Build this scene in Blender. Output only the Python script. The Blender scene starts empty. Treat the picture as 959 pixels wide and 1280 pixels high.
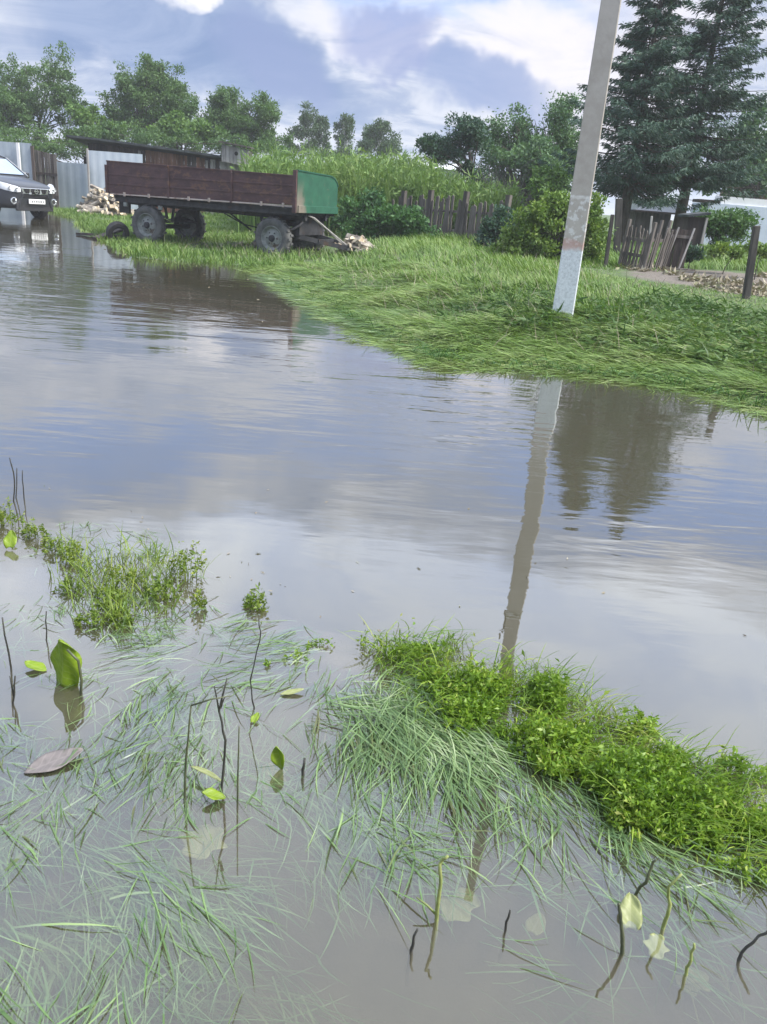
import bpy, math, random
import numpy as np
from mathutils import Vector, Matrix, noise as mnoise

random.seed(11)
RNG = np.random.default_rng(11)
SC = bpy.context.scene
COL = SC.collection
PI = math.pi
R = math.radians

# ------------------------------------------------------------------ camera
FPX, CX, CY = 1000.0, 479.5, 640.0
PITCH, ROLL, CAMH = R(21.4), R(4.7), 1.45
CAM = np.array([0, 0, CAMH])
FW = np.array([0, math.cos(PITCH), -math.sin(PITCH)])
R0 = np.array([1.0, 0, 0]); U0 = np.array([0, math.sin(PITCH), math.cos(PITCH)])
RT = math.cos(ROLL) * R0 + math.sin(ROLL) * U0
UP = -math.sin(ROLL) * R0 + math.cos(ROLL) * U0
cd = bpy.data.cameras.new('camera'); cam = bpy.data.objects.new('camera', cd); COL.objects.link(cam)
cd.sensor_fit = 'HORIZONTAL'; cd.sensor_width = 36.0; cd.lens = 36.0 * FPX / 959.0
cd.clip_start = 0.05; cd.clip_end = 3000
M = Matrix.Identity(4)
for i in range(3):
    M[i][0] = RT[i]; M[i][1] = UP[i]; M[i][2] = -FW[i]; M[i][3] = CAM[i]
cam.matrix_world = M
SC.camera = cam

def ray(px, py):
    return FW + RT * (px - CX) / FPX - UP * (py - CY) / FPX
def G(px, py, z=0.0):                 # measured point on a level surface of height z
    d = ray(px, py); return CAM + d * ((z - CAMH) / d[2])
def AT(px, py, D):                    # measured point at distance D down the view
    d = ray(px, py); return CAM + d * (D / d[1])

# ------------------------------------------------------------------ render settings
SC.render.engine = 'CYCLES'
SC.cycles.use_denoising = True
SC.cycles.max_bounces = 8; SC.cycles.transparent_max_bounces = 12; SC.cycles.volume_bounces = 1
SC.cycles.diffuse_bounces = 3; SC.cycles.glossy_bounces = 3
SC.cycles.caustics_reflective = False; SC.cycles.caustics_refractive = False
SC.view_settings.view_transform = 'Standard'; SC.view_settings.look = 'None'
SC.view_settings.gamma = 1.0; SC.view_settings.use_curve_mapping = False
SC.view_settings.exposure = 1.12

# ------------------------------------------------------------------ node helper
class N:
    def __init__(s, tree): s.t = tree; s.n = tree.nodes; s.l = tree.links
    def node(s, typ, **kw):
        n = s.n.new(typ)
        for k, v in kw.items(): setattr(n, k, v)
        return n
    def set(s, sock, v):
        if hasattr(v, 'is_linked') or isinstance(v, bpy.types.NodeSocket): s.l.new(v, sock)
        else:
            if sock.type == 'RGBA' and not isinstance(v, (int, float)) and len(v) == 3: v = (*v, 1)
            sock.default_value = v
    def math(s, op, a, b=0.0, c=None, clamp=False):
        n = s.node('ShaderNodeMath', operation=op); n.use_clamp = clamp
        s.set(n.inputs[0], a); s.set(n.inputs[1], b)
        if c is not None: s.set(n.inputs[2], c)
        return n.outputs[0]
    def vmath(s, op, a, b=(0, 0, 0), out=0):
        n = s.node('ShaderNodeVectorMath', operation=op); s.set(n.inputs[0], a)
        if op == 'SCALE': s.set(n.inputs[3], b)
        else: s.set(n.inputs[1], b)
        return n.outputs[out]
    def mix(s, f, a, b, blend='MIX'):
        n = s.node('ShaderNodeMix', data_type='RGBA', blend_type=blend)
        s.set(n.inputs[0], f); s.set(n.inputs[6], a); s.set(n.inputs[7], b); return n.outputs[2]
    def noise(s, vec, scale, detail=4, rough=0.55, dist=0.0, color=False):
        n = s.node('ShaderNodeTexNoise'); s.set(n.inputs['Vector'], vec)
        n.inputs['Scale'].default_value = scale; n.inputs['Detail'].default_value = detail
        n.inputs['Roughness'].default_value = rough; n.inputs['Distortion'].default_value = dist
        return n.outputs['Color' if color else 'Fac']
    def mapr(s, v, a, b, c=0.0, d=1.0, smooth=True):
        n = s.node('ShaderNodeMapRange'); n.clamp = True
        if smooth: n.interpolation_type = 'SMOOTHSTEP'
        s.set(n.inputs[0], v)
        for i, q in enumerate((a, b, c, d)): s.set(n.inputs[i + 1], q)
        return n.outputs[0]
    def mapping(s, vec, scale=(1, 1, 1), loc=(0, 0, 0), rot=(0, 0, 0)):
        n = s.node('ShaderNodeMapping'); s.set(n.inputs[0], vec)
        n.inputs[1].default_value = loc; n.inputs[2].default_value = rot; n.inputs[3].default_value = scale
        return n.outputs[0]
    def ramp(s, f, stops):
        n = s.node('ShaderNodeValToRGB'); s.set(n.inputs[0], f); cr = n.color_ramp
        while len(cr.elements) < len(stops): cr.elements.new(0.5)
        for e, (p, c) in zip(cr.elements, stops): e.position = p; e.color = (*c, 1)
        return n.outputs[0]

def srgb(r, g, b):
    f = lambda c: c / 12.92 if c <= 0.04045 else ((c + 0.055) / 1.055) ** 2.4
    return (f(r / 255), f(g / 255), f(b / 255))

# ------------------------------------------------------------------ world: sky with broken cloud
SUN_EL, SUN_AZ = R(50), R(104)         # azimuth measured from +Y towards +X
W = bpy.data.worlds.new('World'); SC.world = W; W.use_nodes = True
W.node_tree.nodes.clear(); w = N(W.node_tree)
sky = w.node('ShaderNodeTexSky', sky_type='NISHITA'); sky.sun_disc = False
sky.sun_elevation = SUN_EL; sky.sun_rotation = SUN_AZ; sky.air_density = 1.0; sky.dust_density = 1.2
tc = w.node('ShaderNodeTexCoord'); dirv = w.vmath('NORMALIZE', tc.outputs['Generated'])
sep = w.node('ShaderNodeSeparateXYZ'); w.set(sep.inputs[0], dirv)
zc = w.math('MAXIMUM', sep.outputs[2], 0.0)
den = w.math('ADD', zc, 0.16)
comb = w.node('ShaderNodeCombineXYZ')
w.set(comb.inputs[0], w.math('DIVIDE', sep.outputs[0], den)); w.set(comb.inputs[1], w.math('DIVIDE', sep.outputs[1], den))
plane = comb.outputs[0]
warpn = w.noise(dirv, 5.0, 5, 0.6, color=True)
warp = w.vmath('SCALE', w.vmath('SUBTRACT', warpn, (0.5, 0.5, 0.5)), 0.20)
dw = w.vmath('ADD', dirv, warp)
sw = w.node('ShaderNodeSeparateXYZ'); w.set(sw.inputs[0], dw)
az = w.math('ARCTAN2', sw.outputs[0], sw.outputs[1]); el = w.math('ARCSINE', w.math('MINIMUM', w.math('MAXIMUM', sw.outputs[2], -1), 1))
def uv(px, py):
    d = ray(px, py); d = d / np.linalg.norm(d); return math.atan2(d[0], d[1]), math.asin(d[2])
def blob(px, py, ax, ay, soft=0.55, tilt=0.0):
    u0, v0 = uv(px, py)
    du = w.math('SUBTRACT', az, u0); dv = w.math('SUBTRACT', el, v0)
    if tilt:
        dv = w.math('ADD', dv, w.math('MULTIPLY', du, tilt))
    q = w.math('ADD', w.math('POWER', w.math('ABSOLUTE', w.math('DIVIDE', du, ax)), 2.0),
               w.math('POWER', w.math('ABSOLUTE', w.math('DIVIDE', dv, ay)), 2.0))
    return w.mapr(q, 1.0 + soft, max(0.0, 1.0 - soft), 0, 1)
n1 = w.noise(plane, 0.75, 7, 0.6, 0.4)
n2 = w.noise(plane, 2.1, 7, 0.62, 0.8)
streak = w.noise(w.mapping(dirv, (3.0, 3.0, 16.0)), 1.6, 6, 0.6, 0.5)
K = 7.1   # the sky texture is bright: cloud radiances are written on its scale
def cs(r, g, b, m=1.0):
    c = srgb(r, g, b); return tuple(x * K * m for x in c)
skyblue = w.vmath('SCALE', sky.outputs[0], 1.0)
skyblue = w.mix(0.7, skyblue, cs(142, 172, 232, 1.2))
deck = w.mix(w.mapr(n2, 0.36, 0.64), cs(160, 175, 206), cs(212, 217, 231))
# broken gaps: a band some 15-21 degrees up and random ones higher
gapband = w.math('MULTIPLY', w.mapr(el, R(13.5), R(16.5)), w.mapr(el, R(21.5), R(18.0)))
gap = w.math('MAXIMUM', w.math('MULTIPLY', gapband, w.mapr(n1, 0.70, 0.44)), w.mapr(n1, 0.40, 0.28))
gap = w.math('MAXIMUM', gap, w.math('MULTIPLY', blob(580, 6, 0.16, 0.022, 0.6, -0.05), 0.9))
skyc = w.mix(gap, deck, skyblue)
# high cloud is pinkish grey
hi = w.math('MULTIPLY', w.mapr(el, R(20), R(25)), w.math('SUBTRACT', 1.0, gap))
skyc = w.mix(w.math('MULTIPLY', hi, 0.85), skyc, w.mix(w.mapr(n2, 0.3, 0.7), cs(190, 206, 240, 1.9), cs(226, 234, 248, 1.95)))
# bright sunlit streaks low over the trees, and dark undersides
bright = w.math('MULTIPLY', w.mapr(streak, 0.42, 0.74), w.math('MULTIPLY', w.mapr(el, R(6.5), R(10.5)), w.mapr(el, R(17), R(13))))
skyc = w.mix(w.math('MULTIPLY', bright, 0.65), skyc, cs(232, 234, 244))
skyc = w.mix(w.math('MULTIPLY', blob(640, 48, 0.22, 0.030, 0.9, -0.02), w.mapr(n2, 0.36, 0.60)), skyc, cs(232, 231, 241))
skyc = w.mix(w.math('MULTIPLY', blob(745, 110, 0.10, 0.085, 0.9), 0.7), skyc, cs(238, 234, 240))
skyc = w.mix(w.math('MULTIPLY', blob(255, 62, 0.19, 0.050, 0.6, 0.20), 0.92), skyc, w.mix(w.mapr(n2, 0.35, 0.65), cs(122, 146, 188), cs(148, 167, 203)))
skyc = w.mix(w.math('MULTIPLY', blob(345, 92, 0.075, 0.036, 0.7, 0.15), 0.85), skyc, cs(140, 157, 198))
skyc = w.mix(w.math('MULTIPLY', blob(620, 115, 0.075, 0.030, 0.6), 0.8), skyc, cs(138, 158, 202))
skyc = w.mix(w.math('MULTIPLY', blob(495, 35, 0.06, 0.028, 0.7), 0.75), skyc, cs(142, 158, 204))
skyc = w.mix(w.math('MULTIPLY', blob(525, 88, 0.030, 0.020, 0.7), 0.75), skyc, cs(146, 160, 204))
skyc = w.mix(w.math('MULTIPLY', blob(262, 4, 0.035, 0.010, 0.95), w.mapr(n2, 0.38, 0.60)), skyc, cs(240, 240, 248))
bg = w.node('ShaderNodeBackground'); w.set(bg.inputs[0], skyc); bg.inputs[1].default_value = 0.077
W.cycles.sampling_method = 'MANUAL'; W.cycles.sample_map_resolution = 512
wo = w.node('ShaderNodeOutputWorld'); w.l.new(bg.outputs[0], wo.inputs[0])

sd = bpy.data.lights.new('sun', 'SUN'); sd.energy = 3.5; sd.angle = R(20); sd.color = (1.0, 0.95, 0.87)
sun = bpy.data.objects.new('sun', sd); COL.objects.link(sun)
sdir = Vector((math.sin(SUN_AZ) * math.cos(SUN_EL), math.cos(SUN_AZ) * math.cos(SUN_EL), math.sin(SUN_EL)))
sun.rotation_euler = sdir.to_track_quat('Z', 'Y').to_euler()
sun.location = (20, 10, 40)

# ------------------------------------------------------------------ materials
MAT = {}
def newmat(name):
    m = bpy.data.materials.new(name); m.use_nodes = True; m.node_tree.nodes.clear(); MAT[name] = m
    return m, N(m.node_tree)
def finish(b, shader, disp=None):
    o = b.node('ShaderNodeOutputMaterial'); b.l.new(shader, o.inputs[0])
def principled(b, col, rough=0.7, metal=0.0, bump=None, bstr=0.3, bdist=0.01, spec=0.5):
    p = b.node('ShaderNodeBsdfPrincipled'); b.set(p.inputs['Base Color'], col); b.set(p.inputs['Roughness'], rough)
    b.set(p.inputs['Metallic'], metal); p.inputs['Specular IOR Level'].default_value = spec
    if bump is not None:
        bn = b.node('ShaderNodeBump'); b.set(bn.inputs['Height'], bump)
        bn.inputs['Strength'].default_value = bstr; bn.inputs['Distance'].default_value = bdist
        b.l.new(bn.outputs[0], p.inputs['Normal'])
    return p.outputs[0]
def objco(b): return b.node('ShaderNodeTexCoord').outputs['Object']

def mat_mottled(name, c1, c2, scale=6, rough=0.75, metal=0.0, stretch=(1, 1, 1), c3=None, s3=3.0, t3=(0.55, 0.68), bstr=0.25, island=0.0, spec=0.4):
    m, b = newmat(name); v = b.mapping(objco(b), stretch)
    f = b.noise(v, scale, 6, 0.62)
    col = b.mix(b.mapr(f, 0.32, 0.68), c1, c2)
    if c3 is not None: col = b.mix(b.mapr(b.noise(v, s3, 5, 0.65), *t3), col, c3)
    if island:
        g = b.node('ShaderNodeObjectInfo').outputs['Random']
        hs = b.node('ShaderNodeHueSaturation'); b.set(hs.inputs['Value'], b.mapr(g, 0, 1, 1 - island, 1 + island, False)); b.set(hs.inputs['Color'], col); col = hs.outputs[0]
    finish(b, principled(b, col, rough, metal, b.noise(v, scale * 3, 4), bstr, 0.01, spec)); return m

def mat_leaf(name, cols, trans=0.35, rough=0.55, spec=0.3, patch=1.2, low=None):
    """foliage: colour varies leaf by leaf and in patches"""
    m, b = newmat(name)
    geo = b.node('ShaderNodeNewGeometry')
    rnd = geo.outputs['Random Per Island']
    pn = b.noise(geo.outputs['Position'], patch, 3, 0.6)
    f = b.math('ADD', b.math('MULTIPLY', rnd, 0.6), b.math('MULTIPLY', b.mapr(pn, 0.3, 0.7), 0.4))
    n = len(cols); col = b.ramp(f, [(i / (n - 1), c) for i, c in enumerate(cols)])
    p = principled(b, col, rough, spec=spec)
    t = b.node('ShaderNodeBsdfTranslucent'); b.set(t.inputs[0], b.mix(1.0, col, (1.0, 1.05, 0.5), 'MULTIPLY'))
    ms = b.node('ShaderNodeMixShader'); ms.inputs[0].default_value = trans
    b.l.new(p, ms.inputs[1]); b.l.new(t.outputs[0], ms.inputs[2]); finish(b, ms.outputs[0]); return m

mat_leaf('leaf_maple', [(0.050, 0.105, 0.040), (0.085, 0.160, 0.055), (0.125, 0.21, 0.07)], 0.35, patch=0.7)
mat_leaf('leaf_light', [(0.055, 0.115, 0.030), (0.10, 0.19, 0.045), (0.15, 0.24, 0.06)], 0.35, patch=0.9)
mat_leaf('leaf_birch', [(0.045, 0.082, 0.050), (0.070, 0.120, 0.065), (0.095, 0.155, 0.075)], 0.3, patch=0.8)
mat_leaf('leaf_dark', [(0.027, 0.065, 0.046), (0.046, 0.097, 0.062), (0.068, 0.135, 0.074)], 0.25, patch=0.9)
mat_leaf('leaf_willow', [(0.050, 0.106, 0.056), (0.088, 0.169, 0.075), (0.125, 0.219, 0.081)], 0.3, patch=0.6)
mat_leaf('leaf_bush', [(0.072, 0.138, 0.030), (0.126, 0.210, 0.042), (0.216, 0.288, 0.060)], 0.35, patch=1.6)
mat_leaf('needle', [(0.026, 0.062, 0.044), (0.045, 0.092, 0.064), (0.074, 0.130, 0.084)], 0.12, 0.6, patch=0.8)
mat_leaf('weed_tall', [(0.085, 0.165, 0.045), (0.14, 0.235, 0.062), (0.21, 0.29, 0.09)], 0.3, patch=0.5)
mat_leaf('grass_bank', [(0.057, 0.121, 0.023), (0.098, 0.184, 0.034), (0.155, 0.241, 0.057), (0.241, 0.299, 0.115)], 0.3, 0.5, 0.3, patch=0.9)
mat_leaf('grass_flat', [(0.060, 0.125, 0.022), (0.10, 0.185, 0.034), (0.16, 0.25, 0.055), (0.22, 0.30, 0.10), (0.33, 0.33, 0.18)], 0.25, 0.45, 0.35, patch=1.1)
mat_leaf('grass_float', [(0.15, 0.135, 0.055), (0.065, 0.125, 0.040), (0.115, 0.195, 0.065), (0.20, 0.29, 0.120), (0.39, 0.45, 0.28)], 0.2, 0.35, 0.5, patch=3.0)
mat_leaf('grass_drowned', [(0.12, 0.12, 0.05), (0.08, 0.15, 0.052), (0.14, 0.23, 0.085), (0.25, 0.34, 0.15)], 0.15, 0.5, 0.3, patch=3.0)
mat_leaf('weed_near', [(0.055, 0.125, 0.012), (0.115, 0.215, 0.020), (0.18, 0.30, 0.030), (0.25, 0.35, 0.05), (0.42, 0.42, 0.12)], 0.35, 0.45, 0.35, patch=5.0)
mat_leaf('weed_olive', [(0.050, 0.100, 0.014), (0.11, 0.180, 0.022), (0.19, 0.26, 0.038), (0.27, 0.29, 0.06)], 0.3, 0.5, 0.3, patch=4.0)
mat_leaf('leaf_nettle', [(0.033, 0.091, 0.036), (0.058, 0.143, 0.044), (0.091, 0.195, 0.058)], 0.3, patch=1.6)
mat_leaf('leaf_trod', [(0.035, 0.085, 0.022), (0.065, 0.130, 0.032), (0.115, 0.185, 0.055)], 0.3, patch=1.6)
mat_leaf('garden_leaf', [(0.035, 0.095, 0.035), (0.070, 0.150, 0.045), (0.12, 0.20, 0.07)], 0.3, patch=2.0)
mat_leaf('litter', [(0.12, 0.10, 0.075), (0.22, 0.19, 0.14), (0.33, 0.30, 0.23), (0.16, 0.20, 0.08)], 0.1, 0.8, 0.2, patch=2.0)
mat_leaf('twig_grey', [(0.07, 0.062, 0.062), (0.12, 0.11, 0.105), (0.18, 0.165, 0.15)], 0.0, 0.9, 0.2)
mat_mottled('bark', (0.050, 0.042, 0.036), (0.13, 0.11, 0.095), 9, 0.9, stretch=(1, 1, 0.3), bstr=0.5)
mat_mottled('bark_birch', (0.30, 0.30, 0.29), (0.50, 0.50, 0.48), 9, 0.8, c3=(0.06, 0.055, 0.05), s3=8, bstr=0.3)
mat_mottled('concrete', (0.36, 0.34, 0.30), (0.45, 0.425, 0.38), 5, 0.85)
mat_mottled('wood_old', (0.062, 0.054, 0.048), (0.145, 0.128, 0.115), 9, 0.9, stretch=(1, 1, 0.12), bstr=0.5, island=0.30)
mat_mottled('wood_dark', (0.030, 0.024, 0.022), (0.075, 0.058, 0.050), 8, 0.9, stretch=(1, 1, 0.12), bstr=0.5, island=0.35)
mat_mottled('wood_red', (0.085, 0.040, 0.026), (0.20, 0.10, 0.062), 7, 0.85, stretch=(1, 1, 0.12), c3=(0.05, 0.032, 0.026), s3=4, bstr=0.5, island=0.35)
mat_mottled('wood_grey', (0.22, 0.21, 0.20), (0.36, 0.34, 0.32), 9, 0.9, stretch=(1, 1, 0.15), bstr=0.4, island=0.2)
mat_mottled('post_dark', (0.035, 0.032, 0.030), (0.085, 0.078, 0.070), 10, 0.9, stretch=(1, 1, 0.15), bstr=0.5)
mat_mottled('roof_felt', (0.022, 0.027, 0.030), (0.055, 0.064, 0.066), 4, 0.85)
mat_mottled('log_bark', (0.12, 0.10, 0.085), (0.40, 0.36, 0.30), 9, 0.9, island=0.25)
mat_mottled('log_split', (0.42, 0.33, 0.22), (0.62, 0.52, 0.38), 7, 0.85, stretch=(1, 1, 0.2), island=0.25)
mat_mottled('sheet_steel', (0.30, 0.35, 0.39), (0.37, 0.42, 0.46), 1.3, 0.42, 0.25, c3=(0.27, 0.30, 0.33), s3=0.8, bstr=0.06, spec=0.5)
mat_mottled('sheet_pale', (0.46, 0.51, 0.56), (0.56, 0.61, 0.66), 1.1, 0.42, 0.15, c3=(0.40, 0.44, 0.48), s3=0.8, bstr=0.06)
mat_mottled('trailer_paint', (0.052, 0.027, 0.029), (0.085, 0.046, 0.046), 3.5, 0.72, 0.0, stretch=(1, 1, 1.6), c3=(0.115, 0.062, 0.042), s3=5.0, t3=(0.50, 0.66), bstr=0.3)
mat_mottled('trailer_edge', (0.30, 0.24, 0.21), (0.45, 0.38, 0.34), 5, 0.7, c3=(0.14, 0.075, 0.06), s3=4)
mat_mottled('chassis', (0.020, 0.022, 0.026), (0.050, 0.050, 0.056), 6, 0.75, 0.2, c3=(0.070, 0.045, 0.034), s3=5)
mat_mottled('tyre_dusty', (0.060, 0.062, 0.064), (0.115, 0.115, 0.112), 7, 0.9, bstr=0.5)
mat_mottled('rubber', (0.016, 0.016, 0.018), (0.035, 0.035, 0.036), 8, 0.85)
mat_mottled('rim_dusty', (0.16, 0.175, 0.17), (0.27, 0.285, 0.27), 8, 0.75, 0.1, c3=(0.11, 0.085, 0.07), s3=6)
mat_mottled('white_wall', (0.56, 0.57, 0.60), (0.66, 0.67, 0.70), 2, 0.85)
mat_mottled('blue_wall', (0.46, 0.52, 0.60), (0.54, 0.60, 0.68), 2, 0.8)
mat_mottled('roof_pale', (0.55, 0.56, 0.58), (0.70, 0.71, 0.73), 3, 0.6)
mat_mottled('brick_old', (0.16, 0.085, 0.07), (0.25, 0.15, 0.12), 8, 0.9)
mat_mottled('yellow_paint', (0.50, 0.42, 0.14), (0.60, 0.52, 0.22), 4, 0.8)
mat_mottled('dirt', (0.095, 0.080, 0.070), (0.17, 0.148, 0.130), 5, 0.95, bstr=0.6)
mat_mottled('stem_wet', (0.035, 0.045, 0.022), (0.09, 0.10, 0.045), 14, 0.45)
mat_mottled('stem_dark', (0.018, 0.018, 0.016), (0.050, 0.050, 0.038), 14, 0.5)
mat_mottled('stem_green', (0.16, 0.20, 0.05), (0.27, 0.30, 0.10), 14, 0.5)
mat_mottled('steel', (0.22, 0.23, 0.24), (0.34, 0.35, 0.36), 5, 0.5, 0.6)
mat_mottled('car_plastic', (0.018, 0.019, 0.021), (0.026, 0.027, 0.030), 12, 0.55)
mat_mottled('chrome', (0.72, 0.74, 0.77), (0.80, 0.82, 0.84), 3, 0.22, 0.85, bstr=0.0)
mat_mottled('plate_white', (0.72, 0.72, 0.72), (0.78, 0.78, 0.78), 3, 0.5)
mat_mottled('lamp_white', (0.66, 0.69, 0.72), (0.80, 0.82, 0.84), 6, 0.15, 0.0, bstr=0.0, spec=0.8)
mat_mottled('car_glass', (0.22, 0.29, 0.38), (0.26, 0.33, 0.42), 2, 0.06, 0.0, bstr=0.0, spec=1.0)
mat_mottled('dry_leaf', (0.26, 0.225, 0.20), (0.36, 0.32, 0.28), 14, 0.6, bstr=0.2)
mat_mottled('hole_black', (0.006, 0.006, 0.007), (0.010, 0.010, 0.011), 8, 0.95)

def m_carpaint():
    m, b = newmat('car_paint'); f = b.noise(objco(b), 3, 4)
    p = b.node('ShaderNodeBsdfPrincipled'); b.set(p.inputs['Base Color'], b.mix(f, (0.014, 0.016, 0.020), (0.022, 0.024, 0.029)))
    p.inputs['Roughness'].default_value = 0.42; p.inputs['Metallic'].default_value = 0.0
    p.inputs['Coat Weight'].default_value = 0.35; p.inputs['Coat Roughness'].default_value = 0.10
    finish(b, p.outputs[0])
m_carpaint()
def m_green():
    m, b = newmat('trailer_green'); v = objco(b); s = b.node('ShaderNodeSeparateXYZ'); b.set(s.inputs[0], v)
    col = b.mix(b.mapr(b.noise(v, 4, 6, 0.6), 0.3, 0.7), (0.011, 0.068, 0.040), (0.020, 0.100, 0.058))
    rust = b.math('MULTIPLY', b.mapr(b.math('ADD', s.outputs[1], b.math('MULTIPLY', b.noise(v, 3, 5), 0.6)), 0.0, 0.28), b.mapr(s.outputs[2], 1.75, 1.1))
    col = b.mix(b.math('MULTIPLY', rust, 0.8), col, (0.22, 0.17, 0.14))
    col = b.mix(b.mapr(b.noise(v, 9, 5, 0.7), 0.62, 0.70), col, (0.13, 0.085, 0.065))
    finish(b, principled(b, col, 0.6, 0, b.noise(v, 12, 4), 0.2))
m_green()
def m_pole():
    m, b = newmat('pole_concrete'); v = objco(b); s = b.node('ShaderNodeSeparateXYZ'); b.set(s.inputs[0], v)
    z = b.math('ADD', s.outputs[2], b.math('MULTIPLY', b.math('SUBTRACT', b.noise(v, 14, 4), 0.5), 0.06))
    n = b.noise(v, 5, 7, 0.65); fine = b.noise(v, 45, 5, 0.7)
    col = b.mix(b.mapr(n, 0.3, 0.7), (0.345, 0.315, 0.275), (0.43, 0.40, 0.355))
    lime = b.mix(b.mapr(fine, 0.35, 0.65), (0.50, 0.53, 0.55), (0.66, 0.69, 0.71))
    patch = b.math('MULTIPLY', b.mapr(b.noise(v, 16, 4, 0.6), 0.50, 0.60), b.math('MULTIPLY', b.mapr(z, 0.72, 0.80), b.mapr(z, 1.36, 1.32)))
    col = b.mix(b.math('MULTIPLY', patch, 0.8), col, (0.62, 0.62, 0.60))
    col = b.mix(b.math('MULTIPLY', b.mapr(z, 0.82, 0.74), b.mapr(fine, 0.22, 0.42)), col, lime)
    red = b.math('MULTIPLY', b.math('MULTIPLY', b.mapr(z, 0.74, 0.78), b.mapr(z, 0.89, 0.85)), b.mapr(b.noise(v, 12, 4), 0.35, 0.6))
    col = b.mix(b.math('MULTIPLY', red, 0.65), col, (0.47, 0.28, 0.24))
    line = b.math('MULTIPLY', b.mapr(z, 1.30, 1.315), b.mapr(z, 1.345, 1.33))
    col = b.mix(b.math('MULTIPLY', line, 0.55), col, (0.66, 0.65, 0.62))
    col = b.mix(b.math('MULTIPLY', b.mapr(b.noise(v, 9, 5, 0.7), 0.66, 0.72), b.mapr(z, 0.9, 0.6)), col, (0.16, 0.16, 0.155))
    finish(b, principled(b, col, 0.85, 0, fine, 0.3, 0.006))
m_pole()
def m_ground():
    m, b = newmat('ground'); g = b.node('ShaderNodeNewGeometry').outputs['Position']
    s = b.node('ShaderNodeSeparateXYZ'); b.set(s.inputs[0], g)
    n = b.noise(g, 1.4, 7, 0.6); nf = b.noise(g, 14, 6, 0.7)
    turf = b.mix(b.mapr(nf, 0.3, 0.7), (0.035, 0.066, 0.018), (0.085, 0.125, 0.038))
    soil = b.mix(b.mapr(nf, 0.3, 0.7), (0.085, 0.072, 0.058), (0.16, 0.138, 0.115))
    dx = b.math('DIVIDE', b.math('SUBTRACT', s.outputs[0], 7.4), 3.3); dy = b.math('DIVIDE', b.math('SUBTRACT', s.outputs[1], 15.0), 2.9)
    dd = b.math('ADD', b.math('ADD', b.math('MULTIPLY', dx, dx), b.math('MULTIPLY', dy, dy)), b.math('MULTIPLY', b.math('SUBTRACT', n, 0.5), 0.9))
    bare = b.mapr(dd, 1.1, 0.85)
    col = b.mix(bare, turf, soil)
    mud = b.mix(nf, (0.12, 0.10, 0.075), (0.20, 0.17, 0.13))
    col = b.mix(b.mapr(s.outputs[2], 0.01, -0.03), col, mud)
    finish(b, principled(b, col, 0.95, 0, nf, 0.6, 0.03))
m_ground()
def m_water():
    m, b = newmat('flood_water'); g = b.node('ShaderNodeNewGeometry').outputs['Position']
    s = b.node('ShaderNodeSeparateXYZ'); b.set(s.inputs[0], g)
    far = b.math('MULTIPLY', b.mapr(s.outputs[1], 2.0, 6.0, 0.10, 1.0), b.mapr(s.outputs[1], 10.5, 15.0, 1.0, 0.40))
    patch = b.mapr(b.noise(g, 0.28, 3, 0.5), 0.40, 0.66, 0.14, 1.0)
    a1 = b.noise(b.mapping(g, (0.9, 3.4, 1), (3, 1, 0), (0, 0, R(-9))), 1.15, 3, 0.5, 0.35)
    a2 = b.noise(b.mapping(g, (1.8, 6.0, 1), (0, 7, 0), (0, 0, R(7))), 2.2, 3, 0.5, 0.3)
    a3 = b.noise(g, 0.55, 3, 0.5)
    h = b.math('ADD', b.math('MULTIPLY', a1, 0.014), b.math('MULTIPLY', a2, 0.0034))
    h = b.math('ADD', b.math('MULTIPLY', b.math('MULTIPLY', h, patch), far), b.math('MULTIPLY', a3, 0.010))
    bn = b.node('ShaderNodeBump'); b.set(bn.inputs['Height'], h); bn.inputs['Strength'].default_value = 1.0; bn.inputs['Distance'].default_value = 1.0
    inc = b.node('ShaderNodeNewGeometry').outputs['Incoming']
    ct = b.math('ABSOLUTE', b.vmath('DOT_PRODUCT', inc, bn.outputs[0], out=1)); om = b.math('POWER', b.math('SUBTRACT', 1.0, ct, clamp=True), 2.1)
    fr = b.math('ADD', 0.10, b.math('MULTIPLY', om, 0.88))          # reflectance rises towards grazing view, the same from both sides
    gl = b.node('ShaderNodeBsdfGlossy'); gl.inputs['Roughness'].default_value = 0.012; b.l.new(bn.outputs[0], gl.inputs['Normal'])
    tr = b.node('ShaderNodeBsdfTransparent')
    ms = b.node('ShaderNodeMixShader'); b.l.new(fr, ms.inputs[0]); 
    silt = b.node('ShaderNodeBsdfDiffuse'); b.set(silt.inputs[0], b.mix(b.mapr(b.noise(g, 0.9, 4, 0.6), 0.3, 0.7), (0.150, 0.138, 0.088), (0.180, 0.165, 0.105)))
    body = b.node('ShaderNodeMixShader'); body.inputs[0].default_value = 0.08; b.l.new(tr.outputs[0], body.inputs[1]); b.l.new(silt.outputs[0], body.inputs[2])
    b.l.new(body.outputs[0], ms.inputs[1]); b.l.new(gl.outputs[0], ms.inputs[2])
    vs = b.node('ShaderNodeVolumePrincipled'); vs.inputs['Color'].default_value = (0.30, 0.28, 0.185, 1)
    vs.inputs['Density'].default_value = 11.0; vs.inputs['Anisotropy'].default_value = 0.0
    o = b.node('ShaderNodeOutputMaterial'); b.l.new(ms.outputs[0], o.inputs[0]); b.l.new(vs.outputs[0], o.inputs[1])
m_water()

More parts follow.
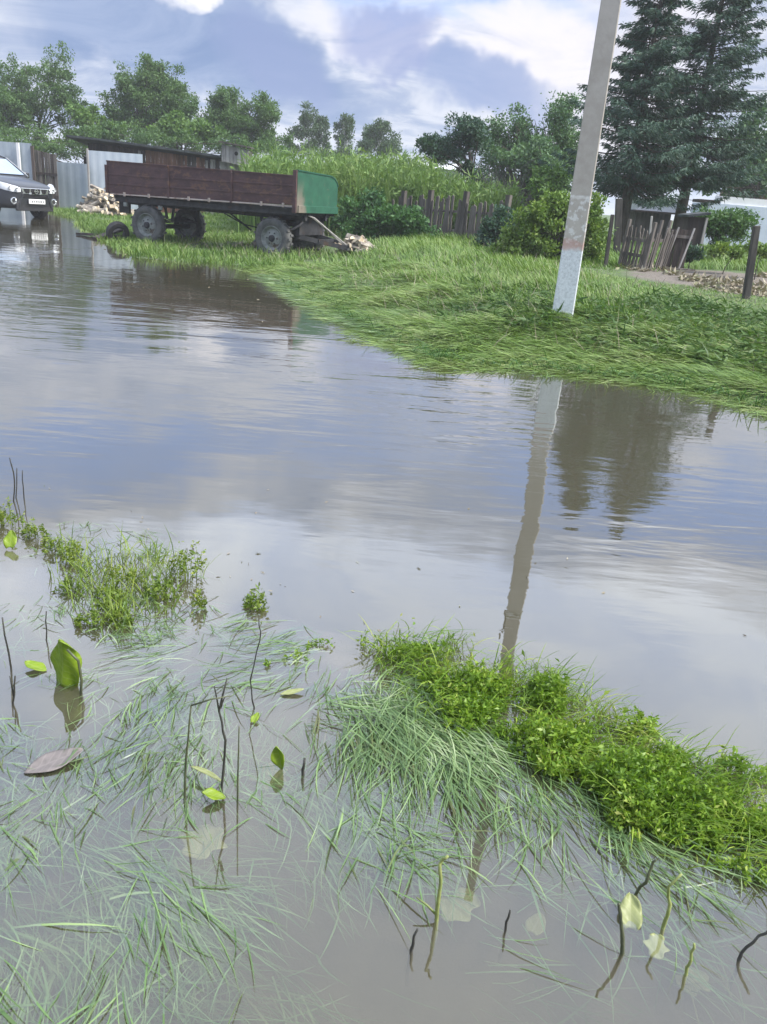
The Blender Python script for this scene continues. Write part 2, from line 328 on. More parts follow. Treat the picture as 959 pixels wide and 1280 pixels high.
# ------------------------------------------------------------------ mesh helpers
def link(o, parent=None):
    COL.objects.link(o)
    if parent is not None: o.parent = parent
    return o
def tag(o, label=None, cat=None, group=None, kind=None):
    if label: o['label'] = label
    if cat: o['category'] = cat
    if group: o['group'] = group
    if kind: o['kind'] = kind
    return o
def empty(name, loc=(0, 0, 0), rz=0.0, scale=1.0):
    o = bpy.data.objects.new(name, None); COL.objects.link(o); o.location = loc; o.rotation_euler = (0, 0, rz)
    o.scale = (scale,) * 3; o.empty_display_size = 0.2; return o
def np_mesh(name, V, polys, mat, parent=None, smooth=False):
    """V (n,3); polys: list of int arrays (m,k)"""
    me = bpy.data.meshes.new(name); V = np.asarray(V, np.float32).reshape(-1, 3)
    me.vertices.add(len(V)); me.vertices.foreach_set('co', V.ravel())
    idx = np.concatenate([p.ravel() for p in polys]).astype(np.int32)
    tot = np.concatenate([np.full(len(p), p.shape[1], np.int32) for p in polys])
    st = np.concatenate([[0], np.cumsum(tot)[:-1]]).astype(np.int32)
    me.loops.add(len(idx)); me.loops.foreach_set('vertex_index', idx)
    me.polygons.add(len(tot)); me.polygons.foreach_set('loop_start', st); me.polygons.foreach_set('loop_total', tot)
    if smooth: me.polygons.foreach_set('use_smooth', np.ones(len(tot), bool))
    me.update(calc_edges=True)
    mats = mat if isinstance(mat, (list, tuple)) else [mat]
    for q in mats: me.materials.append(MAT[q])
    o = bpy.data.objects.new(name, me); return link(o, parent)

class MB:
    def __init__(s): s.v = []; s.f = []; s.m = []; s.mi = 0
    def add(s, vs, fs):
        b = len(s.v); s.v += [tuple(map(float, p)) for p in vs]
        for f in fs: s.f.append([b + i for i in f]); s.m.append(s.mi)
        return s
    def box(s, c, d, rot=None, taper=(1, 1), jitter=0.0):
        x, y, z = d[0] / 2, d[1] / 2, d[2] / 2; vs = []
        for sz in (-1, 1):
            tx, ty = taper if sz > 0 else (1, 1)
            for sx, sy in ((-1, -1), (1, -1), (1, 1), (-1, 1)):
                vs.append(Vector((sx * x * tx, sy * y * ty, sz * z)) + Vector([random.uniform(-jitter, jitter) for _ in range(3)]))
        if rot is not None: vs = [rot @ v for v in vs]
        vs = [v + Vector(c) for v in vs]
        return s.add(vs, [(3, 2, 1, 0), (4, 5, 6, 7), (0, 1, 5, 4), (1, 2, 6, 5), (2, 3, 7, 6), (3, 0, 4, 7)])
    def bar(s, a, b, w, h=None, up=(0, 0, 1), taper=1.0):
        a, b = Vector(a), Vector(b); h = h or w; d = (b - a); L = d.length; d.normalize(); up = Vector(up)
        if abs(d.dot(up)) > 0.97: up = Vector((1, 0, 0))
        x = d.cross(up).normalized(); y = x.cross(d).normalized()
        vs = []
        for p, k in ((a, 1), (b, taper)):
            for sx, sy in ((-1, -1), (1, -1), (1, 1), (-1, 1)): vs.append(p + x * sx * w / 2 * k + y * sy * h / 2 * k)
        return s.add(vs, [(3, 2, 1, 0), (4, 5, 6, 7), (0, 1, 5, 4), (1, 2, 6, 5), (2, 3, 7, 6), (3, 0, 4, 7)])
    def tube(s, pts, rad, n=7, cap=True):
        pts = [Vector(p) for p in pts]
        if not hasattr(rad, '__len__'): rad = [rad] * len(pts)
        b = len(s.v); x = None
        for i, p in enumerate(pts):
            d = (pts[min(i + 1, len(pts) - 1)] - pts[max(i - 1, 0)]).normalized()
            if x is None: x = d.orthogonal().normalized()
            else: x = (x - d * x.dot(d)).normalized()
            y = d.cross(x)
            for k in range(n):
                a = 2 * PI * k / n; s.v.append(tuple(p + (x * math.cos(a) + y * math.sin(a)) * rad[i]))
        for i in range(len(pts) - 1):
            for k in range(n):
                k2 = (k + 1) % n; s.f.append([b + i * n + k, b + i * n + k2, b + (i + 1) * n + k2, b + (i + 1) * n + k]); s.m.append(s.mi)
        if cap:
            s.f.append([b + k for k in range(n)][::-1]); s.m.append(s.mi)
            s.f.append([b + (len(pts) - 1) * n + k for k in range(n)]); s.m.append(s.mi)
        return s
    def lathe(s, prof, c=(0, 0, 0), axis='Y', n=28):
        """prof: (radius, offset along axis)"""
        b = len(s.v); c = Vector(c)
        for r, t in prof:
            for k in range(n):
                a = 2 * PI * k / n; p = (r * math.cos(a), t, r * math.sin(a)) if axis == 'Y' else ((t, r * math.cos(a), r * math.sin(a)) if axis == 'X' else (r * math.cos(a), r * math.sin(a), t))
                s.v.append(tuple(Vector(p) + c))
        for i in range(len(prof) - 1):
            for k in range(n):
                k2 = (k + 1) % n; s.f.append([b + i * n + k, b + i * n + k2, b + (i + 1) * n + k2, b + (i + 1) * n + k]); s.m.append(s.mi)
        return s
    def prism(s, poly, t, at=lambda u, v, w_: (u, w_, v)):
        """poly in (u,v), extruded -t/2..t/2"""
        n = len(poly); vs = [at(u, v, -t / 2) for u, v in poly] + [at(u, v, t / 2) for u, v in poly]
        return s.add(vs, [tuple(range(n))[::-1], tuple(range(n, 2 * n))] + [(i, (i + 1) % n, n + (i + 1) % n, n + i) for i in range(n)])
    def mesh(s, name, mats, smooth=False):
        me = bpy.data.meshes.new(name); me.from_pydata(s.v, [], s.f)
        mats = mats if isinstance(mats, (list, tuple)) else [mats]
        for q in mats: me.materials.append(MAT[q])
        me.polygons.foreach_set('material_index', s.m)
        if smooth: me.polygons.foreach_set('use_smooth', [True] * len(s.f))
        me.update(); return me
    def build(s, name, mats, parent=None, smooth=False, bevel=0.0):
        o = bpy.data.objects.new(name, s.mesh(name, mats, smooth)); link(o, parent)
        if bevel:
            md = o.modifiers.new('bevel', 'BEVEL'); md.width = bevel; md.segments = 2; md.limit_method = 'ANGLE'; md.angle_limit = R(40)
        return o
def smooth_by_angle(o, ang=40):
    me = o.data; me.polygons.foreach_set('use_smooth', [True] * len(me.polygons))
    try: me.set_sharp_from_angle(angle=R(ang))
    except Exception: pass
    return o

def vnoise(x, y, scale, seed=0, octv=3):
    """value noise 0..1, vectorised"""
    out = 0; amp = 1; tot = 0
    for o in range(octv):
        X = np.asarray(x) * scale * 2 ** o + 37.1 * (seed + 1) + 13.7 * o; Yv = np.asarray(y) * scale * 2 ** o + 91.3 * (seed + 1) - 7.9 * o
        xi = np.floor(X).astype(np.int64); yi = np.floor(Yv).astype(np.int64); fx = X - xi; fy = Yv - yi
        fx = fx * fx * (3 - 2 * fx); fy = fy * fy * (3 - 2 * fy)
        def h(a, b):
            n = (a * 374761393 + b * 668265263 + seed * 1442695041) & 0xffffffff
            n = ((n ^ (n >> 13)) * 1274126177) & 0xffffffff
            return ((n ^ (n >> 16)) & 0xffff) / 65535.0
        v = (h(xi, yi) * (1 - fx) + h(xi + 1, yi) * fx) * (1 - fy) + (h(xi, yi + 1) * (1 - fx) + h(xi + 1, yi + 1) * fx) * fy
        out = out + amp * v; tot += amp; amp *= 0.5
    return out / tot
def sstep(a, b, x):
    t = np.clip((x - a) / (b - a), 0, 1); return t * t * (3 - 2 * t)

# ------------------------------------------------------------------ terrain
SHORE = [G(*p)[:2] for p in [(1500, 690), (1150, 590), (959, 510), (880, 486), (780, 469), (690, 460), (620, 456), (560, 455), (500, 432), (450, 404), (400, 374), (352, 348), (300, 333), (240, 327), (175, 322), (150, 306), (118, 290), (100, 276), (80, 268), (60, 262)]]
SHORE = np.array(SHORE)
SHORE = np.vstack([[60, -12], SHORE, [-17, 31.5], [-30, 34], [-90, 44], [-200, 60], [-200, 500], [300, 500], [300, -12]])
def seg_dist(x, y, poly):
    d = np.full(x.shape, 1e9); n = len(poly)
    for i in range(n):
        a, b = poly[i], poly[(i + 1) % n]; e = b - a
        t = np.clip(((x - a[0]) * e[0] + (y - a[1]) * e[1]) / (e @ e), 0, 1)
        d = np.minimum(d, np.hypot(x - a[0] - t * e[0], y - a[1] - t * e[1]))
    return d
def inside(x, y, poly):
    r = np.zeros(x.shape, bool); n = len(poly)
    for i in range(n):
        a, b = poly[i], poly[(i + 1) % n]
        c = ((a[1] > y) != (b[1] > y)); dy = b[1] - a[1]
        if dy == 0: continue
        r ^= c & (x < (b[0] - a[0]) * (y - a[1]) / dy + a[0])
    return r
NA, NB = G(0, 650)[:2], G(959, 935)[:2]          # outer line of the drowned near bank
ND = (NB - NA) / np.linalg.norm(NB - NA); NN = np.array([ND[1], -ND[0]])
if NN[1] > 0: NN = -NN
def terrain(x, y):
    x = np.asarray(x, float); y = np.asarray(y, float)
    d = seg_dist(x, y, SHORE); s = np.where(inside(x, y, SHORE), d, -d)
    s = s + (vnoise(x, y, 0.9, 3) - 0.5) * np.clip(0.9 * y / 14, 0.2, 0.9)
    right = np.interp(s, [-6, -2.5, -0.8, 0, 0.7, 1.9, 4, 9, 30, 120], [-0.42, -0.34, -0.14, 0, 0.09, 0.30, 0.47, 0.53, 0.75, 1.6])
    left = np.interp(s, [-6, -2.5, -0.8, 0, 3, 6, 12, 30, 120], [-0.42, -0.30, -0.08, 0, 0.05, 0.28, 0.48, 0.8, 1.8])
    k = sstep(-2.6, 0.2, x - 0.08 * (y - 12))
    z = left * (1 - k) + right * k
    nd = (x - NA[0]) * NN[0] + (y - NA[1]) * NN[1]
    near = np.interp(nd, [-1.2, -0.35, 0.05, 0.30, 0.7, 3], [-0.42, -0.25, -0.035, -0.030, -0.11, -0.16])
    near = near + (vnoise(x, y, 3.0, 5) - 0.5) * 0.06
    z = np.where(y < 6, np.maximum(z, near), z)
    z = z + (vnoise(x, y, 1.7, 9) - 0.5) * 0.07 * np.clip(s, 0, 1)
    return z
def axis(breaks):
    out = [breaks[0][0]]
    for (a, _), (b, st) in zip(breaks[:-1], breaks[1:]):
        n = max(1, int(round((b - a) / st))); out += list(a + (b - a) * (np.arange(n) + 1) / n)
    return np.array(out)
gx = axis([(-400, 0), (-60, 20), (-20, 1.5), (-8, 0.3), (8, 0.16), (18, 0.4), (60, 3), (400, 25)])
gy = axis([(-12, 0), (0, 1), (14, 0.16), (36, 0.3), (60, 1.5), (120, 6), (420, 30)])
GX, GY = np.meshgrid(gx, gy); GZ = terrain(GX, GY)
nx, ny = len(gx), len(gy); ids = np.arange(nx * ny).reshape(ny, nx)
quads = np.stack([ids[:-1, :-1], ids[:-1, 1:], ids[1:, 1:], ids[1:, :-1]], -1).reshape(-1, 4)
tag(np_mesh('ground', np.stack([GX, GY, GZ], -1), [quads], 'ground', smooth=True), kind='structure', label='grassy bank and muddy flooded road bed')
RX, RY = np.arange(-22, 22, 0.1), np.arange(0, 46, 0.1)
RZ = terrain(*np.meshgrid(RX, RY))
def gz(x, y):
    """ground height by lookup"""
    fx = np.clip((np.asarray(x) + 22) / 0.1, 0, len(RX) - 1.001); fy = np.clip(np.asarray(y) / 0.1, 0, len(RY) - 1.001)
    i = fx.astype(int); j = fy.astype(int); u = fx - i; v = fy - j
    return (RZ[j, i] * (1 - u) + RZ[j, i + 1] * u) * (1 - v) + (RZ[j + 1, i] * (1 - u) + RZ[j + 1, i + 1] * u) * v
def gz1(x, y): return float(gz(np.array([x]), np.array([y]))[0])
mb = MB(); mb.box((-30, 40, -0.6), (340, 110, 1.2)); tag(mb.build('water', 'flood_water'), kind='structure', label='murky brown floodwater covering the road')

# ------------------------------------------------------------------ plant helpers
def leaves(C, D, L, Wd, bend=0.25, rng=RNG):
    """rhombic leaves: C centres, D unit directions, L lengths, Wd widths"""
    n = len(C); r = rng.normal(size=(n, 3)); S = np.cross(D, r); S /= np.linalg.norm(S, axis=1)[:, None] + 1e-9
    Nn = np.cross(S, D); L = np.asarray(L)[:, None] if np.ndim(L) else L; Wd = np.asarray(Wd)[:, None] if np.ndim(Wd) else Wd
    V = np.stack([C, C + D * L * 0.45 + S * Wd * 0.5, C + D * L + Nn * L * -bend, C + D * L * 0.45 - S * Wd * 0.5], 1)
    return V.reshape(-1, 3), np.arange(4 * n).reshape(-1, 4)
def unit(v): return v / (np.linalg.norm(v, axis=-1, keepdims=True) + 1e-9)
def blades(root, head, L, Wd, a0, a1, seg=3, roll=None, zmin=None, curl=0.0, side=None):
    """grass blades: a0/a1 lean from upright at root/tip (radians)"""
    n = len(root); P = [root.copy()]; p = root.copy(); hd = head.copy()
    for k in range(seg):
        a = a0 + (a1 - a0) * (k + 0.5) / seg
        p = p + np.stack([np.sin(a) * np.cos(hd), np.sin(a) * np.sin(hd), np.cos(a)], -1) * (L / seg)[:, None]
        if zmin is not None: p[:, 2] = np.maximum(p[:, 2], zmin(p[:, 0], p[:, 1]))
        hd = hd + curl; P.append(p)
    sa = head + PI / 2 + (side if side is not None else RNG.normal(0, 0.5, n))
    S = np.stack([np.cos(sa), np.sin(sa), RNG.normal(0, 0.3, n)], -1); S = unit(S)
    V = []; wk = np.interp(np.linspace(0, 1, seg + 1), [0, 0.4, 0.75, 1], [0.8, 1, 0.7, 0.08])
    for k in range(seg + 1):
        V.append(P[k] + S * (Wd * wk[k] / 2)[:, None]); V.append(P[k] - S * (Wd * wk[k] / 2)[:, None])
    V = np.stack(V, 1); m = 2 * (seg + 1); base = np.arange(n)[:, None] * m
    F = np.concatenate([base + np.array([[2 * k, 2 * k + 1, 2 * k + 3, 2 * k + 2]]) for k in range(seg)], 0)
    return V.reshape(-1, 3), F
def merge(parts):
    V = []; F = []; o = 0
    for v, f in parts: V.append(v); F.append(f + o); o += len(v)
    return np.concatenate(V), np.concatenate(F)
def px_poly_sample(poly, n, z=0.0, rng=RNG):
    """n points spread evenly over the ground patch whose corners were measured"""
    P = np.array([G(*p, z)[:2] for p in poly]); lo, hi = P.min(0), P.max(0); out = []
    got = 0
    while got < n:
        q = rng.uniform(lo, hi, (n * 2, 2)); q = q[inside(q[:, 0], q[:, 1], P)]; out.append(q); got += len(q)
    return np.concatenate(out)[:n]
def area_sample(x0, x1, y0, y1, n, rng=RNG): return np.stack([rng.uniform(x0, x1, n), rng.uniform(y0, y1, n)], -1)

# ------------------------------------------------------------------ trees and shrubs
def mpp(D): return 0.93 * D / FPX
def tree(name, D, trunk_px, lobes_px, leafm, nleaf, lsize, label, cat='tree', group=None, bark='bark', tr=0.12, clump=0.30, limbs=4, depth=0.85, droop=0.0, out=0.5, fill=2.0, stems=1):
    rng = np.random.default_rng(abs(hash(label)) % 1000 if False else sum(map(ord, label)))
    b = AT(trunk_px, 300, D); base = np.array([b[0], D, gz1(b[0], D) if D < 45 else float(terrain(np.array([b[0]]), np.array([float(D)]))[0])])
    root = empty(name, base); s = mpp(D); lobes = []
    for i, (px, py, rx, ry) in enumerate(lobes_px):
        rx, ry = rx * 1.1, ry * 1.1
        c = AT(px, py, D) - base; c[1] = rng.uniform(-0.5, 0.5) * rx * s * depth
        lobes.append((c, np.array([rx * s, rx * s * depth, ry * s])))
    big = lobes; lobes = []
    for c, r in big:
        lobes.append((c, r * 0.78))
        for _ in range(5):
            u = unit(rng.normal(size=3)); u[2] = abs(u[2]) * 0.9 if rng.random() < 0.65 else u[2]; k = rng.uniform(0.22, 0.42)
            lobes.append((c + u * r * rng.uniform(0.65, 0.98), r * k * np.array([1, 1, rng.uniform(0.9, 1.5)])))
    vol = np.array([r[0] * r[2] for c, r in lobes]); vol = vol / vol.sum()
    nbr = max(10, nleaf // 190); pick = rng.choice(len(lobes), nbr, p=vol)
    d = unit(rng.normal(size=(nbr, 3)) + np.array([0, 0, 0.35 - droop]))
    C0 = np.array([lobes[k][0] for k in pick]); RR = np.array([lobes[k][1] for k in pick])
    org = C0 - np.array([0, 0, 0.45]) * RR + rng.normal(size=(nbr, 3)) * RR * 0.18; end = C0 + d * RR * (rng.uniform(0.62, 1.38, nbr) ** (1.0 / fill * 1.6))[:, None]
    which = rng.integers(0, nbr, nleaf); t = rng.uniform(0.12, 1, nleaf) ** 0.6
    sig = (clump * (1.25 - 0.75 * t) * (0.6 + 0.8 * rng.uniform(size=nbr))[which])[:, None]
    sag = (np.sin(t * PI) * 0.12 - droop * 0.25 * t * t)[:, None] * np.linalg.norm(end - org, axis=1)[which][:, None] * np.array([0, 0, 1.0])
    C = org[which] * (1 - t)[:, None] + end[which] * t[:, None] + sag + np.clip(rng.normal(size=(nleaf, 3)), -1.7, 1.7) * sig * np.array([1, 1, 0.75])
    C[:, 2] = np.maximum(C[:, 2], 0.05)
    dd = unit(d[which] * out + rng.normal(size=(nleaf, 3)) * 0.8 + np.array([0, 0, -droop]))
    L = lsize * rng.uniform(0.6, 1.3, nleaf); V, F = leaves(C, dd, L, L * rng.uniform(0.42, 0.62, nleaf), 0.2, rng)
    np_mesh('crown', V, [F], leafm, root)
    mb = MB(); top = max(big, key=lambda q: q[0][2]); tops = [top[0]]
    for k in range(0, nbr if limbs > 1 else 0, 2): mb.tube([org[k], (org[k] + end[k]) / 2, end[k]], [tr * 0.16, tr * 0.10, tr * 0.03], 3, cap=False)
    for st in range(stems):
        off = np.array([rng.normal(0, 0.25), rng.normal(0, 0.2), 0]) * (stems > 1)
        tgt = top[0] if st == 0 else big[rng.integers(len(big))][0]
        pts = [off * 0.6 + np.array([0, 0, -0.1])]
        for t in (0.25, 0.5, 0.75, 1.0):
            pts.append(off * (1 - t) * 0.6 + tgt * np.array([t ** 1.5, t ** 1.5, t]) + rng.normal(0, 0.04, 3) * tgt[2] * 0.12)
        mb.tube(pts, [tr, tr * 0.8, tr * 0.6, tr * 0.4, tr * 0.12], 7)
        for c, r in big:
            for _ in range(limbs):
                t0 = rng.uniform(0.3, 0.8); a = np.array(pts[1]) * (1 - t0) + np.array(pts[3]) * t0
                e = c + unit(rng.normal(size=3)) * r * 0.75; m = (a + e) / 2 + np.array([0, 0, 0.06 * np.linalg.norm(e - a)])
                mb.tube([a, m, e], [tr * 0.32, tr * 0.2, tr * 0.05], 5, cap=False)
    mb.build('trunk', bark, root, smooth=True)
    return tag(root, label, cat, group)

GRP = 'leafy trees behind the shed'
tree('leafy_tree', 46, 45, [(40, 122, 52, 44), (62, 100, 34, 30), (12, 128, 40, 40), (92, 142, 26, 26), (30, 160, 60, 30), (-40, 125, 50, 45)], 'leaf_maple', 42000, 0.125, 'feathery green tree at far left above the parked car', group=GRP, clump=0.24, fill=1.6)
tree('leafy_tree', 46, 185, [(183, 122, 46, 36), (168, 104, 22, 18), (205, 108, 26, 22), (150, 142, 28, 28), (226, 138, 26, 26), (185, 150, 55, 30)], 'leaf_maple', 38000, 0.125, 'bushy green tree rising behind the middle of the long shed roof', group=GRP, clump=0.24, fill=1.6)
tree('leafy_tree', 47, 300, [(300, 152, 40, 34), (284, 132, 22, 20), (326, 152, 24, 26), (272, 166, 26, 22), (310, 175, 42, 20)], 'leaf_maple', 30000, 0.125, 'round dense green tree rising behind the grey loft box', group=GRP, clump=0.25)
tree('leafy_tree', 42, 225, [(228, 166, 34, 18), (196, 170, 28, 14), (250, 170, 22, 14)], 'leaf_light', 5200, 0.18, 'low light green tree directly behind the shed roof', group=GRP, clump=0.28)
tree('leafy_tree', 43, 118, [(112, 160, 24, 26), (130, 165, 18, 14), (100, 178, 24, 14), (62, 186, 40, 12), (135, 186, 30, 10)], 'leaf_light', 6500, 0.18, 'small yellowish green tree between the two tall trees at left', group=GRP, clump=0.28)
tree('thicket', 40.5, 190, [(15, 182, 50, 16), (85, 188, 30, 10), (120, 172, 34, 12), (180, 172, 40, 12), (250, 180, 44, 12), (335, 190, 34, 12)], 'leaf_maple', 15000, 0.12, 'low dense green thicket between the shed roof and the tall trees', 'bush', clump=0.20, tr=0.05, stems=4, limbs=2)
GB = 'slender birches on the skyline'
tree('birch_tree', 66, 386, [(386, 150, 9, 16), (384, 172, 20, 22), (378, 188, 22, 14), (402, 165, 9, 22), (405, 185, 10, 16)], 'leaf_birch', 9000, 0.17, 'leftmost and broadest of the distant birches', group=GB, bark='bark_birch', clump=0.26, fill=1.6)
tree('birch_tree', 68, 430, [(430, 154, 9, 14), (430, 172, 14, 18), (428, 190, 15, 14)], 'leaf_birch', 5500, 0.17, 'narrow middle one of the distant birches', group=GB, bark='bark_birch', clump=0.26, fill=1.6)
tree('birch_tree', 64, 475, [(474, 164, 12, 14), (475, 180, 22, 20), (468, 196, 22, 14), (490, 192, 14, 14)], 'leaf_birch', 9000, 0.17, 'rightmost of the distant birches, rounded grey green crown', group=GB, bark='bark_birch', clump=0.26, fill=1.7)
tree('dark_tree', 29, 592, [(543, 184, 18, 12), (566, 178, 16, 14), (582, 164, 20, 14), (592, 186, 18, 22), (560, 196, 22, 8), (590, 215, 16, 16), (600, 240, 16, 22)], 'leaf_dark', 11000, 0.11, 'dark fork trunked tree leaning left behind the picket fence', tr=0.11, clump=0.20, limbs=3, fill=1.8)
tree('willow_tree', 34, 672, [(640, 178, 30, 26), (690, 160, 30, 22), (655, 160, 20, 18), (670, 205, 52, 34), (716, 180, 22, 40), (622, 205, 22, 26), (690, 232, 45, 25)], 'leaf_willow', 30000, 0.12, 'broad grey green willow behind the fence, left of the pole', tr=0.14, clump=0.30, droop=0.3, stems=3)
tree('leafy_tree', 33, 940, [(945, 185, 34, 36), (925, 205, 32, 28), (970, 200, 40, 45), (900, 222, 30, 18), (950, 225, 40, 16), (912, 240, 26, 10)], 'leaf_willow', 9000, 0.17, 'green leafy tree at far right behind the spruces', group=None, clump=0.30, tr=0.14)
tree('young_tree', 24, 690, [(688, 232, 18, 24), (694, 250, 18, 20), (676, 250, 16, 18)], 'leaf_light', 2600, 0.12, 'small pale green sapling between the willow and the garden bush', clump=0.17, tr=0.04, limbs=2)
tree('garden_bush', 17.6, 705, [(676, 276, 32, 26), (712, 284, 34, 34), (742, 296, 22, 34), (660, 304, 30, 24), (700, 312, 50, 20), (642, 296, 18, 24), (690, 258, 22, 16), (728, 262, 18, 16)], 'leaf_bush', 16000, 0.085, 'large yellow green leafy bush directly behind the concrete pole', 'bush', clump=0.13, tr=0.03, stems=4, limbs=2)
tree('garden_bush', 19.5, 615, [(612, 290, 22, 26), (598, 300, 16, 18), (632, 276, 12, 18)], 'leaf_dark', 3600, 0.08, 'dark leafy bush growing over the right end of the picket fence', 'bush', clump=0.13, tr=0.03, stems=3, limbs=2)
tree('nettle_bush', 22.5, 465, [(455, 266, 34, 20), (490, 276, 36, 18), (440, 284, 26, 16), (520, 288, 26, 12), (475, 292, 40, 14)], 'leaf_nettle', 11000, 0.11, 'dark green nettle thicket between the trailer and the picket fence', 'bush', clump=0.17, tr=0.02, stems=4, limbs=2)
tree('garden_shrub', 20.5, 905, [(888, 284, 20, 14), (908, 280, 20, 16), (930, 288, 22, 14), (895, 300, 24, 12)], 'garden_leaf', 5000, 0.10, 'green garden shrub in front of the pale blue wall', 'bush', clump=0.15, tr=0.03, stems=3, limbs=2)
for px, D, lab, mt, lb in ((868, 17.8, 'low olive garden plant beside the dark board panel', 'leaf_dark', [(866, 316, 14, 9), (874, 318, 12, 8)]),
                       (912, 17.0, 'low light green garden plant at the back of the dug bed', 'leaf_bush', [(905, 314, 16, 7), (922, 315, 14, 8)]),
                       (955, 16.0, 'yellow green potato plants at the right edge of the dug bed', 'leaf_bush', [(950, 314, 14, 10), (965, 318, 16, 10)])):
    tree('garden_plant', D, px, lb, mt, 1500, 0.07, lab, 'plant', 'plants in the dug garden', clump=0.08, tr=0.012, limbs=1)

def spruce(D, px, H, rb, zb, label, seed, dx=0.0):
    rng = np.random.default_rng(seed); b = AT(px, 290, D); base = np.array([b[0] + dx, D, gz1(b[0], D)])
    root = empty('spruce_tree', base); H = H - base[2]
    mb = MB(); mb.tube([(0, 0, -0.1), (0.02, 0, 2), (0, 0.03, H * 0.6), (0, 0, H)], [0.19, 0.15, 0.09, 0.015], 8)
    C, Dv, Ls = [], [], []
    z = zb
    while z < H - 0.15:
        f = (z - zb) / (H - zb); n = rng.integers(7, 11)
        prof = rb * (1 - f) ** 1.15 * (0.78 + 0.22 * min(1, f * 6)) + 0.08
        for k in range(n):
            a = rng.uniform(0, 2 * PI); ln = prof * rng.uniform(0.5, 1.45); zz = z + rng.uniform(-0.1, 0.1)
            h = np.array([math.cos(a), math.sin(a), 0]); pts = []
            dr = rng.uniform(0.05, 0.28) * (1 - f) - 0.25 * f
            for t in np.linspace(0, 1, 6):
                pts.append(h * ln * t + np.array([0, 0, zz - dr * ln * math.sin(t * PI * 0.75) + 0.16 * ln * max(0, t - 0.6)]))
            pts = np.array(pts)
            mb.tube(pts[::2] if len(pts) > 4 else pts, [0.028 * (1 - f) + 0.008, 0.016 * (1 - f) + 0.006, 0.005], 4, cap=False)
            m = int(125 * ln + 26); t = rng.uniform(0.12, 1, m) ** 0.8
            idx = np.minimum((t * 5).astype(int), 4); u = t * 5 - idx
            p = pts[idx] * (1 - u)[:, None] + pts[idx + 1] * u[:, None]
            side = np.cross(h, [0, 0, 1]) * rng.choice([-1, 1], m)[:, None]
            wid = (0.42 * (1 - t) + 0.10) * min(1.0, ln * 0.6)
            p = p + side * (rng.uniform(0, 1, m) * wid)[:, None] + np.array([0, 0, -1]) * (rng.uniform(0, 0.16, m) * (0.4 + wid * 2))[:, None]
            dv = unit(h * 0.7 + side * 0.6 + np.array([0, 0, -0.45]) + rng.normal(size=(m, 3)) * 0.28)
            C.append(p); Dv.append(dv); Ls.append(rng.uniform(0.09, 0.20, m))
        z += rng.uniform(0.16, 0.27) * (1 - 0.25 * f)
    C = np.concatenate(C); Dv = np.concatenate(Dv); Ls = np.concatenate(Ls)
    V, F = leaves(C, Dv, Ls, Ls * 0.20, 0.1, rng); np_mesh('crown', V, [F], 'needle', root)
    mb.build('trunk', 'bark', root, smooth=True)
    tag(root, label, 'spruce', 'tall spruces behind the garden')
spruce(25.0, 776, 8.2, 2.3, 1.85, 'left one of the two tall dark spruces, nearer the pole', 3)
spruce(26.0, 846, 9.1, 2.6, 2.15, 'right one of the two tall dark spruces, farther from the pole', 5)

# bare grey brushwood under the willow
rng = np.random.default_rng(8); b0 = AT(612, 280, 27.5); root = empty('bare_shrub', (b0[0], 27.5, gz1(b0[0], 27.5)))
mb = MB()
for i in range(90):
    x, y = rng.normal(0, 0.75), rng.normal(0, 0.3); h = rng.uniform(0.9, 2.3); lx = rng.normal(0, 0.25)
    mb.tube([(x, y, -0.05), (x + lx * 0.4, y, h * 0.5), (x + lx, y + rng.normal(0, 0.1), h)], [0.018, 0.012, 0.004], 4, cap=False)
    for k in range(3):
        t = rng.uniform(0.4, 0.9); mb.tube([(x + lx * t, y, h * t), (x + lx * t + rng.normal(0, 0.25), y + rng.normal(0, 0.15), h * t + rng.uniform(0.2, 0.5))], [0.008, 0.003], 3, cap=False)
mb.build('branches', 'twig_grey', root); tag(root, 'bare grey purple brushwood behind the picket fence', 'shrub')

# ------------------------------------------------------------------ grass
def blade_stuff(name, parts, mat, label):
    V, F = merge(parts); return tag(np_mesh(name, V, [F], mat), label, 'grass' if 'grass' in name else 'weeds', kind='stuff')
def sdist(x, y):
    d = seg_dist(x, y, SHORE); return np.where(inside(x, y, SHORE), d, -d)
def xyz(q, dz=0.0): return np.concatenate([q, (gz(q[:, 0], q[:, 1]) + dz)[:, None]], 1)
def in_view(q, m=0.26, z=0.4):
    v = np.concatenate([q, np.full((len(q), 1), z)], 1) - CAM
    dep = v @ FW; x = v @ RT / dep; return (dep > 0.3) & (np.abs(x) < 0.4795 + m)
def bare_bed(q):
    n = vnoise(q[:, 0], q[:, 1], 1.1, 21); return ((q[:, 0] - 7.4) / 3.3) ** 2 + ((q[:, 1] - 15.0) / 2.9) ** 2 + (n - 0.5) * 0.9 < 1.05

# upright grass on the upper bank
q = np.concatenate([area_sample(-1, 10, 7, 14, 82000), area_sample(-6, 18, 12, 30, 130000)])
q = q[in_view(q)]; sd_ = sdist(q[:, 0], q[:, 1])
keep = (sd_ > 1.3 + 0.8 * vnoise(q[:, 0], q[:, 1], 0.8, 2)) & ~bare_bed(q) & (q[:, 0] - 0.08 * (q[:, 1] - 12) > -1.4 + RNG.normal(0, 0.5, len(q)))
q = q[keep]; n = len(q); tall = vnoise(q[:, 0], q[:, 1], 0.7, 4)
short = sstep(2.2, 4.2, q[:, 0]) * sstep(19, 15, q[:, 1])
L = (0.09 + 0.18 * tall) * RNG.uniform(0.6, 1.25, n) * np.where(q[:, 1] > 16, 1.35, 1.0) * (1 - 0.8 * short)
hd = 2.6 + 2.2 * (vnoise(q[:, 0], q[:, 1], 0.6, 6) - 0.5) * 2 + RNG.normal(0, 0.7, n)
